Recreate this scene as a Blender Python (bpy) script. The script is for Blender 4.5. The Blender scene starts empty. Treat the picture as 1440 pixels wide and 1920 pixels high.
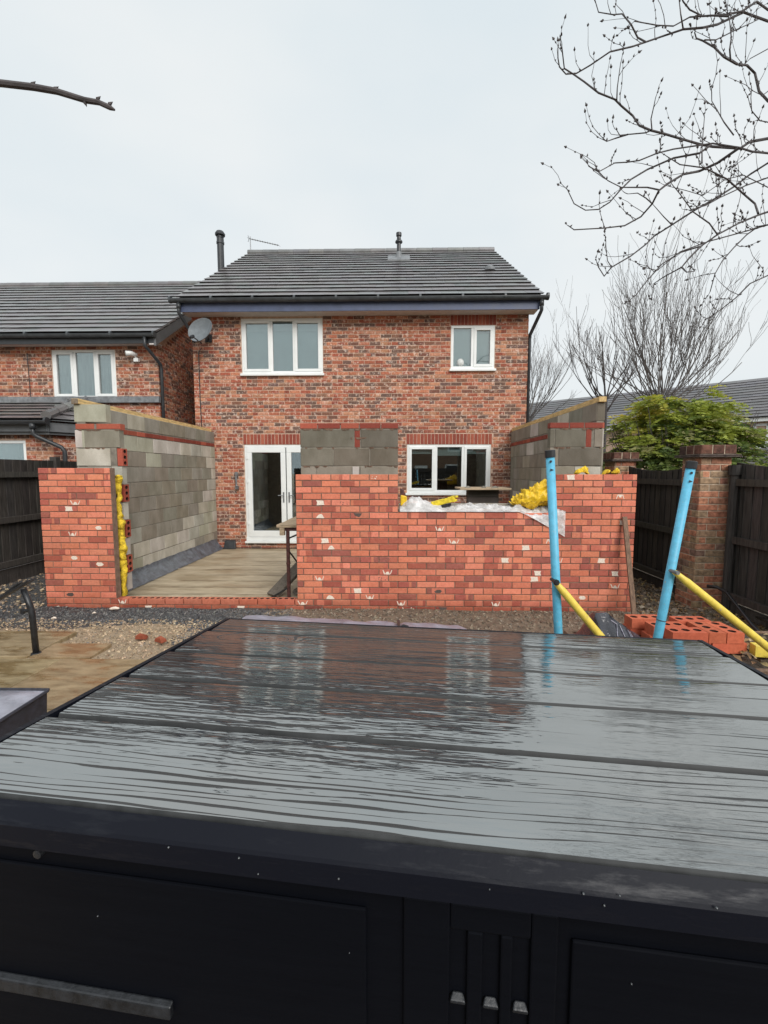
import bpy, math, random
from mathutils import Vector, Matrix, noise as mnoise
R = math.radians
rnd = random.Random(7)
scene = bpy.context.scene
COL = scene.collection

# ------------------------------------------------------------------ camera, sky, sun, exposure
CAM = Vector((0.0, 0.0, 1.64))
cam_data = bpy.data.cameras.new("camera")
cam_data.sensor_fit = 'HORIZONTAL'; cam_data.sensor_width = 36.0
cam_data.lens = 36.0 * 850.0 / 1440.0
cam_data.clip_start = 0.05; cam_data.clip_end = 2000.0
cam = bpy.data.objects.new("camera", cam_data); COL.objects.link(cam)
cam.location = CAM
PITCH = math.atan(76 / 850.0); YAW = math.atan(20 / 850.0)
cam.rotation_euler = (math.pi / 2 - PITCH, 0.0, YAW)
scene.camera = cam

SUN_EL, SUN_AZ = 36.0, 205.0           # light through thin cloud from behind the camera, a little to the right
world = bpy.data.worlds.new("World"); scene.world = world; world.use_nodes = True
wn = world.node_tree; wn.nodes.clear()
w_out = wn.nodes.new('ShaderNodeOutputWorld'); w_bg = wn.nodes.new('ShaderNodeBackground')
w_sky = wn.nodes.new('ShaderNodeTexSky'); w_sky.sky_type = 'NISHITA'; w_sky.sun_disc = False
w_sky.sun_elevation = R(SUN_EL); w_sky.sun_rotation = R(155.0)
w_sky.air_density = 1.0; w_sky.dust_density = 4.0; w_sky.ozone_density = 1.0
w_tc = wn.nodes.new('ShaderNodeTexCoord')
w_map = wn.nodes.new('ShaderNodeMapping'); w_map.inputs['Scale'].default_value = (1.0, 1.0, 2.2)
w_no = wn.nodes.new('ShaderNodeTexNoise'); w_no.inputs['Scale'].default_value = 1.6; w_no.inputs['Detail'].default_value = 4
w_rp = wn.nodes.new('ShaderNodeValToRGB')
w_rp.color_ramp.elements[0].position = 0.3; w_rp.color_ramp.elements[0].color = (7.3, 8.15, 8.6, 1)
w_rp.color_ramp.elements[1].position = 0.7; w_rp.color_ramp.elements[1].color = (8.75, 9.05, 9.1, 1)
w_mx = wn.nodes.new('ShaderNodeMix'); w_mx.data_type = 'RGBA'; w_mx.inputs[0].default_value = 0.93
wn.links.new(w_tc.outputs['Generated'], w_map.inputs[0]); wn.links.new(w_map.outputs[0], w_no.inputs['Vector'])
wn.links.new(w_no.outputs[0], w_rp.inputs[0])
wn.links.new(w_sky.outputs[0], w_mx.inputs[6]); wn.links.new(w_rp.outputs[0], w_mx.inputs[7])
wn.links.new(w_mx.outputs[2], w_bg.inputs['Color']); w_bg.inputs['Strength'].default_value = 0.0595
wn.links.new(w_bg.outputs[0], w_out.inputs['Surface'])

sun_d = bpy.data.lights.new("sun", 'SUN'); sun_d.energy = 1.5; sun_d.angle = R(38); sun_d.color = (1.0, 0.97, 0.93)
sun = bpy.data.objects.new("sun", sun_d); COL.objects.link(sun)
sun.rotation_euler = (R(90 - SUN_EL), 0, R(SUN_AZ - 180))   # light travels forward (+Y), from behind and right
scene.view_settings.view_transform = 'Standard'; scene.view_settings.look = 'None'
scene.view_settings.exposure = 0.8; scene.view_settings.gamma = 1.0
scene.view_settings.use_curve_mapping = False
scene.render.engine = 'CYCLES'
scene.cycles.max_bounces = 6; scene.cycles.diffuse_bounces = 3; scene.cycles.glossy_bounces = 3
scene.cycles.transparent_max_bounces = 8; scene.cycles.caustics_reflective = False; scene.cycles.caustics_refractive = False

# ------------------------------------------------------------------ material helpers
class NT:
    def __init__(s, name):
        s.m = bpy.data.materials.new(name); s.m.use_nodes = True
        s.t = s.m.node_tree; s.t.nodes.clear()
        s.out = s.t.nodes.new('ShaderNodeOutputMaterial')
        s._pos = None
    def put(s, sock, v):
        if isinstance(v, bpy.types.NodeSocket): s.t.links.new(v, sock)
        elif v is not None:
            if sock.type == 'RGBA' and not isinstance(v, (int, float)) and len(v) == 3: v = (*v, 1)
            sock.default_value = v
    def n(s, typ, ins=None, **at):
        nd = s.t.nodes.new(typ)
        for k, v in at.items(): setattr(nd, k, v)
        for k, v in (ins or {}).items(): s.put(nd.inputs[k], v)
        return nd
    def pos(s):
        if s._pos is None: s._pos = s.n('ShaderNodeNewGeometry').outputs['Position']
        return s._pos
    def obj(s): return s.n('ShaderNodeTexCoord').outputs['Object']
    def scale(s, vec, sc): return s.n('ShaderNodeVectorMath', {0: vec, 1: sc}, operation='MULTIPLY').outputs[0]
    def noise(s, scale=5, detail=3, rough=0.5, vec=None, dist=0.0, col=False):
        nd = s.n('ShaderNodeTexNoise', {'Vector': vec if vec is not None else s.pos(), 'Scale': scale, 'Detail': detail, 'Roughness': rough, 'Distortion': dist})
        return nd.outputs[1 if col else 0]
    def ramp(s, fac, a, b, ca=(0, 0, 0), cb=(1, 1, 1)):
        nd = s.n('ShaderNodeValToRGB', {0: fac}); e = nd.color_ramp.elements
        e[0].position = a; e[1].position = b; e[0].color = (*ca, 1); e[1].color = (*cb, 1)
        return nd.outputs[0]
    def math(s, op, a, b=0.0, c=0.0, clamp=False):
        return s.n('ShaderNodeMath', {0: a, 1: b, 2: c}, operation=op, use_clamp=clamp).outputs[0]
    def mix(s, fac, a, b, blend='MIX'):
        nd = s.n('ShaderNodeMix', data_type='RGBA', blend_type=blend)
        s.put(nd.inputs[0], fac); s.put(nd.inputs[6], a); s.put(nd.inputs[7], b)
        return nd.outputs[2]
    def attr(s, name='tint'): return s.n('ShaderNodeAttribute', attribute_name=name).outputs['Color']
    def xyz(s, v):
        nd = s.n('ShaderNodeSeparateXYZ', {0: v}); return nd.outputs
    def bump(s, h, strength=0.3, dist=0.01, normal=None):
        i = {'Height': h, 'Strength': strength, 'Distance': dist}
        if normal is not None: i['Normal'] = normal
        return s.n('ShaderNodeBump', i).outputs[0]
    def prin(s, base, rough=0.6, normal=None, **kw):
        i = {'Base Color': base, 'Roughness': rough}
        if normal is not None: i['Normal'] = normal
        i.update(kw)
        nd = s.n('ShaderNodeBsdfPrincipled', i)
        return nd.outputs[0]
    def done(s, shader):
        s.t.links.new(shader, s.out.inputs['Surface']); return s.m

M = {}
def simple(name, c, rough=0.6, var=0.18, scale=12, bump=0.15, bscale=60, bdist=0.004, tint=False, spec=0.5, stretch=None, metal=0.0):
    t = NT(name)
    v = t.scale(t.pos(), stretch) if stretch else t.pos()
    base = t.attr() if tint else c
    k = t.noise(scale, 4, 0.6, v)
    dark = t.mix(1.0, base, (1 - var * 2,) * 3, 'MULTIPLY')
    lite = t.mix(1.0, base, (1 + var,) * 3, 'MULTIPLY')
    col = t.mix(t.ramp(k, 0.3, 0.7), dark, lite)
    nrm = t.bump(t.noise(bscale, 4, 0.6, v), bump, bdist) if bump else None
    rr = t.math('MULTIPLY_ADD', k, 0.3, rough - 0.15, True)
    M[name] = t.done(t.prin(col, rr, nrm, **{'Specular IOR Level': spec, 'Metallic': metal}))
    return M[name]

# old house brick: mottled, with pale lime bloom
t = NT('house_brick'); b = t.attr()
k = t.noise(28, 5, 0.65); b2 = t.mix(t.ramp(k, 0.35, 0.7), t.mix(1.0, b, (0.72, 0.68, 0.66), 'MULTIPLY'), t.mix(1.0, b, (1.22, 1.15, 1.1), 'MULTIPLY'))
big = t.noise(1.1, 2, 0.5); wm = t.math('MULTIPLY', t.ramp(t.noise(14, 4, 0.65), 0.545, 0.62), t.ramp(big, 0.28, 0.55))
b3 = t.mix(t.math('MULTIPLY', wm, 0.58), b2, (0.72, 0.60, 0.52))
M['house_brick'] = t.done(t.prin(b3, 0.85, t.bump(t.noise(90, 5, 0.7), 0.5, 0.006), **{'Specular IOR Level': 0.1}))
# new brick
t = NT('new_brick'); b = t.attr()
k = t.noise(45, 5, 0.7); b2 = t.mix(t.ramp(k, 0.3, 0.72), t.mix(1.0, b, (0.8, 0.74, 0.72), 'MULTIPLY'), t.mix(1.0, b, (1.12, 1.1, 1.1), 'MULTIPLY'))
k2 = t.noise(2.2, 3, 0.5); b2 = t.mix(t.ramp(k2, 0.35, 0.75), b2, t.mix(1.0, b2, (0.84, 0.8, 0.8), 'MULTIPLY'))
pz = t.xyz(t.pos())[2]; damp = t.ramp(t.math('ADD', pz, t.math('MULTIPLY', t.noise(7, 3, 0.6), 0.12)), 0.06, 0.24)
b3 = t.mix(damp, t.mix(1.0, b2, (0.55, 0.48, 0.47), 'MULTIPLY'), b2)
dust = t.math('MULTIPLY', t.ramp(t.noise(19, 4, 0.7), 0.58, 0.8), 0.16)
b3 = t.mix(dust, b3, (0.62, 0.36, 0.27))
M['new_brick'] = t.done(t.prin(b3, 0.7, t.bump(t.noise(160, 4, 0.7), 0.35, 0.003), **{'Specular IOR Level': 0.12}))
simple('brick_cream', (0.86, 0.74, 0.62), 0.75, 0.12, 60, 0.3, 120)
simple('brick_soot', (0.10, 0.075, 0.065), 0.8, 0.2, 60, 0.3, 120)
simple('pier_brick', (1, 1, 1), 0.8, 0.3, 20, 0.5, 80, 0.006, tint=True, spec=0.2)
simple('mortar_house', (0.60, 0.42, 0.32), 0.9, 0.16, 14, 0.5, 120)
simple('mortar_new', (0.24, 0.155, 0.11), 0.9, 0.2, 14, 0.6, 120)
simple('mortar_block', (0.24, 0.215, 0.175), 0.9, 0.2, 14, 0.6, 120)
simple('mortar_pier', (0.55, 0.45, 0.34), 0.9, 0.2, 14, 0.5, 120)
# concrete blocks with damp streaks
t = NT('block'); b = t.attr()
v = t.scale(t.pos(), (1.5, 1.5, 0.8)); st = t.ramp(t.noise(3.0, 4, 0.6, v), 0.36, 0.66)
fine = t.ramp(t.noise(70, 5, 0.75), 0.25, 0.8)
b2 = t.mix(st, t.mix(1.0, b, (0.80, 0.78, 0.74), 'MULTIPLY'), t.mix(1.0, b, (1.12, 1.11, 1.10), 'MULTIPLY'))
b2 = t.mix(fine, t.mix(1.0, b2, (0.78, 0.77, 0.75), 'MULTIPLY'), b2)
M['block'] = t.done(t.prin(b2, 0.85, t.bump(t.noise(140, 5, 0.75), 0.5, 0.005), **{'Specular IOR Level': 0.25}))
simple('roof_tile', (1, 1, 1), 0.34, 0.12, 5, 0.0, 70, 0.004, tint=True, spec=0.9)
simple('white_upvc', (0.80, 0.82, 0.81), 0.35, 0.03, 5, 0.0)
simple('soffit', (0.62, 0.58, 0.56), 0.5, 0.06, 6, 0.0)
simple('fascia_blue', (0.075, 0.095, 0.17), 0.45, 0.1, 6, 0.0)
simple('dark_plastic', (0.035, 0.038, 0.042), 0.38, 0.15, 8, 0.0)
simple('gutter_grey', (0.055, 0.062, 0.068), 0.42, 0.2, 8, 0.05, 40)
simple('grey_board', (0.12, 0.125, 0.13), 0.5, 0.12, 6, 0.05, 40)
simple('dish_grey', (0.17, 0.19, 0.205), 0.5, 0.12, 10, 0.03, 80)
simple('metal_grey', (0.28, 0.29, 0.30), 0.4, 0.15, 10, 0.0, metal=0.6)
simple('timber_new', (0.72, 0.50, 0.22), 0.7, 0.22, 9, 0.35, 40, 0.004, stretch=(6, 1.0, 6))
simple('timber_end', (0.22, 0.17, 0.12), 0.8, 0.25, 30, 0.4, 80)
simple('timber_board', (0.50, 0.38, 0.25), 0.75, 0.25, 10, 0.4, 50, 0.004, stretch=(1, 7, 7))
simple('timber_grey', (0.15, 0.125, 0.10), 0.8, 0.25, 10, 0.4, 50, 0.004, stretch=(4, 4, 1))
simple('stake_wood', (0.24, 0.15, 0.10), 0.8, 0.25, 10, 0.4, 50, 0.004, stretch=(6, 6, 1))
simple('fence_wood', (1, 1, 1), 0.72, 0.3, 7, 0.5, 40, 0.005, tint=True, spec=0.35, stretch=(7, 7, 0.7))
simple('rust_red', (0.12, 0.045, 0.04), 0.6, 0.3, 25, 0.3, 80)
simple('black_metal', (0.022, 0.023, 0.026), 0.38, 0.2, 20, 0.1, 60)
for nm_, c_ in (('pole_blue', (0.12, 0.48, 0.69)), ('pole_yellow', (0.84, 0.64, 0.10))):
    t = NT(nm_); k = t.noise(30, 4, 0.65); c1 = t.mix(t.ramp(k, 0.3, 0.7), t.mix(1.0, c_, (0.80, 0.80, 0.80), 'MULTIPLY'), t.mix(1.0, c_, (1.06, 1.06, 1.06), 'MULTIPLY'))
    c1 = t.mix(t.math('MULTIPLY', t.ramp(t.noise(55, 4, 0.7), 0.62, 0.69), 0.65), c1, (0.42, 0.38, 0.32))
    c1 = t.mix(t.math('MULTIPLY', t.ramp(t.noise(9, 5, 0.75, t.scale(t.pos(), (3, 3, 1))), 0.60, 0.72), 0.45), c1, (0.16, 0.13, 0.10))
    M[nm_] = t.done(t.prin(c1, t.math('MULTIPLY_ADD', k, 0.35, 0.28), t.bump(t.noise(90, 3, 0.6), 0.12, 0.003)))
simple('insulation', (0.86, 0.60, 0.04), 0.9, 0.25, 40, 0.7, 90, 0.012)
simple('yellow_bag', (0.86, 0.56, 0.02), 0.45, 0.18, 14, 0.3, 50)
simple('yellow_tool', (0.82, 0.62, 0.03), 0.45, 0.2, 30, 0.2, 60)
simple('membrane', (0.12, 0.135, 0.16), 0.35, 0.3, 10, 0.6, 22, 0.012)
simple('tarp_grey', (0.30, 0.285, 0.34), 0.34, 0.2, 9, 0.35, 18, 0.02)
simple('cover_dark', (0.032, 0.032, 0.045), 0.6, 0.2, 30, 0.3, 150)
simple('cover_top', (0.30, 0.30, 0.35), 0.32, 0.2, 8, 0.35, 14, 0.02)
simple('sack_black', (0.035, 0.034, 0.045), 0.22, 0.3, 10, 0.4, 16, 0.02, spec=0.9)
simple('print_pale', (0.42, 0.40, 0.47), 0.5, 0.3, 40, 0.0)
simple('ply', (0.52, 0.35, 0.20), 0.7, 0.2, 8, 0.2, 50)
simple('soil', (0.075, 0.055, 0.04), 0.9, 0.4, 14, 0.8, 40, 0.03)
simple('bark', (0.085, 0.074, 0.074), 0.85, 0.25, 20, 0.5, 60)
simple('bark_far', (0.13, 0.118, 0.112), 0.9, 0.2, 6, 0.0)
t = NT('leaf'); b = t.attr()
M['leaf'] = t.done(t.n('ShaderNodeMixShader', {0: 0.4, 1: t.prin(b, 0.45), 2: t.n('ShaderNodeBsdfTranslucent', {'Color': b}).outputs[0]}).outputs[0])
simple('litter', (1, 1, 1), 0.6, 0.3, 30, 0.0, tint=True)
simple('stone', (1, 1, 1), 0.55, 0.3, 40, 0.4, 120, 0.003, tint=True)
simple('hole_dark', (0.05, 0.018, 0.012), 0.9, 0.2, 20, 0.0)
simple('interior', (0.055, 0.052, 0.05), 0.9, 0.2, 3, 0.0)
simple('blind', (0.52, 0.60, 0.60), 0.85, 0.06, 4, 0.0)
simple('blind_pale', (0.62, 0.70, 0.68), 0.85, 0.04, 4, 0.0)
simple('curtain', (0.42, 0.48, 0.50), 0.85, 0.15, 12, 0.0, stretch=(4, 4, 0.3))
simple('lead', (0.20, 0.21, 0.22), 0.5, 0.2, 12, 0.2, 50)
simple('render_white', (0.62, 0.62, 0.60), 0.8, 0.1, 3, 0.2, 60)
simple('hose', (0.012, 0.012, 0.014), 0.3, 0.1, 20, 0.0)
simple('ornament', (0.7, 0.72, 0.7), 0.4, 0.1, 10, 0.0)

t = NT('glass')
fr = t.math('MULTIPLY_ADD', t.n('ShaderNodeFresnel', {'IOR': 1.5}).outputs[0], 1.0, 0.14, True)
M['glass'] = t.done(t.n('ShaderNodeMixShader', {0: fr, 1: t.n('ShaderNodeBsdfTransparent', {'Color': (0.80, 0.86, 0.86)}).outputs[0],
                    2: t.n('ShaderNodeBsdfGlossy', {'Color': (0.95, 1, 1), 'Roughness': 0.015}).outputs[0]}).outputs[0])
# clear polythene
t = NT('polythene')
fr = t.ramp(t.noise(9, 4, 0.6), 0.35, 0.7, (0.45,) * 3, (0.92,) * 3)
nb = t.bump(t.noise(26, 4, 0.6), 0.9, 0.02)
M['polythene'] = t.done(t.n('ShaderNodeMixShader', {0: fr, 1: t.n('ShaderNodeBsdfTransparent', {'Color': (0.93, 0.93, 0.93)}).outputs[0],
                    2: t.prin((0.84, 0.82, 0.81), 0.25, nb)}).outputs[0])

# wet moulded lid: rain film with wood grain standing out of it
def lid_mat(seed, film=0.5):
    t = NT('wet_lid'); o = t.obj()
    o = t.n('ShaderNodeVectorMath', {0: o, 1: (seed * 7.31, seed * 3.77, 0)}, operation='ADD').outputs[0]
    # knots bend the grain
    vk = t.scale(o, (1.25, 4.2, 1)); vor = t.n('ShaderNodeTexVoronoi', {'Vector': vk, 'Scale': 1.0, 'Randomness': 0.95}, feature='F1').outputs['Distance']
    knot = t.math('POWER', 2.718, t.math('MULTIPLY', t.math('MULTIPLY', vor, vor), -26.0))
    sx = t.xyz(o)
    warp = t.math('MULTIPLY_ADD', t.noise(1.1, 2, 0.5, t.scale(o, (1, 1.6, 1))), 0.07, t.math('MULTIPLY', knot, 0.11))
    yy = t.math('ADD', sx[1], warp)
    wob_ = t.noise(1.0, 3, 0.55, t.n('ShaderNodeCombineXYZ', {0: t.math('MULTIPLY', sx[0], 0.8), 1: t.math('MULTIPLY', yy, 12.0), 2: 1.1}).outputs[0])
    saw = t.math('FRACT', t.math('ADD', t.math('MULTIPLY', yy, 78.0), t.math('MULTIPLY', wob_, 5.0)))
    tri = t.math('ABSOLUTE', t.math('SUBTRACT', saw, 0.5))                       # 0 on a grain line, 0.5 between two
    thick = t.noise(1.0, 3, 0.6, t.n('ShaderNodeCombineXYZ', {0: t.math('MULTIPLY', sx[0], 1.7), 1: t.math('MULTIPLY', yy, 50.0), 2: 5.1}).outputs[0])
    patch = t.noise(1.3, 3, 0.6, t.scale(o, (1.0, 1.6, 1)))
    fine_ = t.noise(1.0, 3, 0.7, t.n('ShaderNodeCombineXYZ', {0: t.math('MULTIPLY', sx[0], 26.0), 1: t.math('MULTIPLY', yy, 260.0), 2: 9.0}).outputs[0])
    width = t.math('ADD', t.math('MULTIPLY_ADD', thick, 0.95, -0.43 - film * 0.06), t.math('MULTIPLY_ADD', patch, 0.9, -0.33))
    deep = t.math('MULTIPLY', t.ramp(t.math('ADD', t.math('SUBTRACT', sx[0], seed * 7.31), t.math('MULTIPLY', t.noise(5.0, 3, 0.6, o), 0.25)), 0.78, 1.05), 0.10)   # the film stands deeper towards the right end
    width = t.math('SUBTRACT', width, deep)
    h = t.math('ADD', t.math('SUBTRACT', width, tri), t.math('MULTIPLY_ADD', fine_, 0.09, -0.045))
    ridge = t.ramp(t.math('MULTIPLY_ADD', h, 1.0, 0.5), 0.49, 0.515)                # 1 = grain out of the water
    drop = t.noise(4.0, 3, 0.6, t.scale(o, (1, 3, 1)))
    wetn = t.bump(t.noise(7, 3, 0.55, t.scale(o, (1, 6, 1))), 0.16, 0.01)
    ridn = t.bump(h, 0.5, 0.004, wetn)
    fres = t.n('ShaderNodeFresnel', {'IOR': 1.45, 'Normal': wetn}).outputs[0]
    fw = t.math('MULTIPLY_ADD', fres, 0.28, 0.36, True)
    fwv = t.math('MULTIPLY', fw, t.math('MULTIPLY_ADD', drop, 0.3, 0.86), clamp=True)
    wet = t.n('ShaderNodeMixShader', {0: fwv, 1: t.n('ShaderNodeBsdfDiffuse', {'Color': (0.04, 0.042, 0.045, 1)}).outputs[0],
              2: t.n('ShaderNodeBsdfGlossy', {'Color': (0.94, 0.955, 0.93, 1), 'Roughness': 0.055, 'Normal': wetn}).outputs[0]}).outputs[0]
    dry = t.prin((0.05, 0.05, 0.05), 0.5, ridn, **{'Specular IOR Level': 0.3})
    return t.done(t.n('ShaderNodeMixShader', {0: ridge, 1: wet, 2: dry}).outputs[0])
# dark box plastic
t = NT('box_plastic')
gr = t.noise(3, 4, 0.6, t.scale(t.obj(), (2, 30, 30)))
M['box_plastic'] = t.done(t.prin(t.mix(gr, (0.003, 0.0035, 0.0055), (0.005, 0.0058, 0.0085)), 0.5, t.bump(gr, 0.12, 0.004), **{'Specular IOR Level': 0.07}))
simple('groove', (0.045, 0.047, 0.048), 0.5, 0.2, 20, 0.0, spec=0.3)
t = NT('box_rim')
gr = t.ramp(t.noise(6, 5, 0.65, t.scale(t.obj(), (2, 12, 12))), 0.52, 0.66)
M['box_rim'] = t.done(t.prin((0.007, 0.008, 0.013), t.math('MULTIPLY_ADD', gr, -0.12, 0.45), t.bump(t.noise(90, 3, 0.6), 0.1, 0.002), **{'Specular IOR Level': t.math('MULTIPLY_ADD', gr, 0.12, 0.13)}))
simple('box_ledge', (0.02, 0.022, 0.026), 0.4, 0.3, 60, 0.2, 120, spec=0.55)

# ground: mud, sand, dark chippings, mixed in patches of their own
t = NT('ground'); P3 = t.pos(); s3 = t.xyz(P3)
wob = t.math('MULTIPLY_ADD', t.noise(2.2, 4, 0.6), 1.1, -0.55); wob2 = t.math('MULTIPLY_ADD', t.noise(1.7, 4, 0.6, t.n('ShaderNodeVectorMath', {0: P3, 1: (9, 4, 2)}, operation='ADD').outputs[0]), 1.1, -0.55)
mud = t.mix(t.ramp(t.noise(11, 5, 0.7), 0.3, 0.72), (0.13, 0.10, 0.075), (0.32, 0.25, 0.18))
sand = t.mix(t.ramp(t.noise(16, 5, 0.7), 0.3, 0.7), (0.31, 0.235, 0.155), (0.55, 0.425, 0.295))
chip = t.mix(t.ramp(t.noise(38, 4, 0.7), 0.35, 0.7), (0.045, 0.047, 0.05), (0.16, 0.155, 0.15))
xx = t.math('ADD', s3[0], wob); yw = t.math('ADD', s3[1], t.math('MULTIPLY', wob2, 0.55))
m_sand = t.math('MULTIPLY', t.math('LESS_THAN', xx, -1.35), t.math('LESS_THAN', yw, 4.75))
c1 = t.mix(m_sand, mud, sand)
m_chip = t.math('MULTIPLY', t.math('LESS_THAN', xx, -2.0), t.math('GREATER_THAN', yw, 4.62))
c1 = t.mix(m_chip, c1, chip)
m_chip2 = t.math('MULTIPLY', t.math('MULTIPLY', t.math('LESS_THAN', xx, -1.15), t.math('GREATER_THAN', xx, -2.15)), t.math('GREATER_THAN', yw, 4.0))
c1 = t.mix(t.math('MULTIPLY', m_chip2, 0.75), c1, chip)
far = t.math('GREATER_THAN', s3[1], 16.0); c1 = t.mix(far, c1, (0.06, 0.075, 0.035))
wetr = t.ramp(t.noise(3.3, 4, 0.6), 0.35, 0.65, (0.32,) * 3, (0.75,) * 3)
M['ground'] = t.done(t.prin(c1, wetr, t.bump(t.noise(48, 6, 0.75), 0.9, 0.03), **{'Specular IOR Level': 0.4}))
# wet paving
t = NT('paving'); b = t.attr()
k = t.noise(5, 5, 0.65, t.scale(t.pos(), (1, 3.0, 1))); c1 = t.mix(t.ramp(k, 0.3, 0.7), t.mix(1.0, b, (0.62, 0.58, 0.52), 'MULTIPLY'), t.mix(1.0, b, (1.2, 1.18, 1.15), 'MULTIPLY'))
wet = t.ramp(t.noise(2.6, 4, 0.6, t.scale(t.pos(), (1, 2.6, 1))), 0.48, 0.6)
M['paving'] = t.done(t.prin(t.mix(wet, c1, t.mix(1.0, c1, (0.74, 0.68, 0.60), 'MULTIPLY')), t.math('MULTIPLY_ADD', wet, -0.30, 0.5), t.bump(t.noise(60, 5, 0.7), t.math('MULTIPLY_ADD', wet, -0.3, 0.4), 0.006), **{'Specular IOR Level': 0.55}))
# tamped concrete floor
t = NT('floor_concrete')
k = t.noise(4, 5, 0.65, t.scale(t.pos(), (0.8, 2.2, 1))); c1 = t.mix(t.ramp(k, 0.3, 0.7), (0.38, 0.31, 0.21), (0.56, 0.47, 0.335))
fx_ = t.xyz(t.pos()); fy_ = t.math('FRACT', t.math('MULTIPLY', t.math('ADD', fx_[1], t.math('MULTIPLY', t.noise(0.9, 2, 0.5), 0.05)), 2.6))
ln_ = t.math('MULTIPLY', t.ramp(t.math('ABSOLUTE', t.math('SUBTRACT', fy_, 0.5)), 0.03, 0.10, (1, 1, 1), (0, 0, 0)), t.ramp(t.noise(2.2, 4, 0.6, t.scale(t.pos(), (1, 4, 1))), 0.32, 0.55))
c1 = t.mix(t.math('MULTIPLY', ln_, 0.6), c1, (0.15, 0.115, 0.075))  # dark lines along the tamping ridges: their shade painted into the colour
wet = t.ramp(t.noise(1.6, 4, 0.6, t.scale(t.pos(), (0.6, 1.5, 1))), 0.45, 0.62)
M['floor_concrete'] = t.done(t.prin(t.mix(wet, c1, t.mix(1.0, c1, (0.75, 0.7, 0.64), 'MULTIPLY')), t.math('MULTIPLY_ADD', wet, -0.25, 0.62), t.bump(t.noise(50, 5, 0.7), 0.4, 0.006), **{'Specular IOR Level': 0.5}))

# ------------------------------------------------------------------ mesh helpers
def woff(o):
    v = Vector((0, 0, 0))
    while o is not None: v = v + o.location; o = o.parent
    return v

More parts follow.
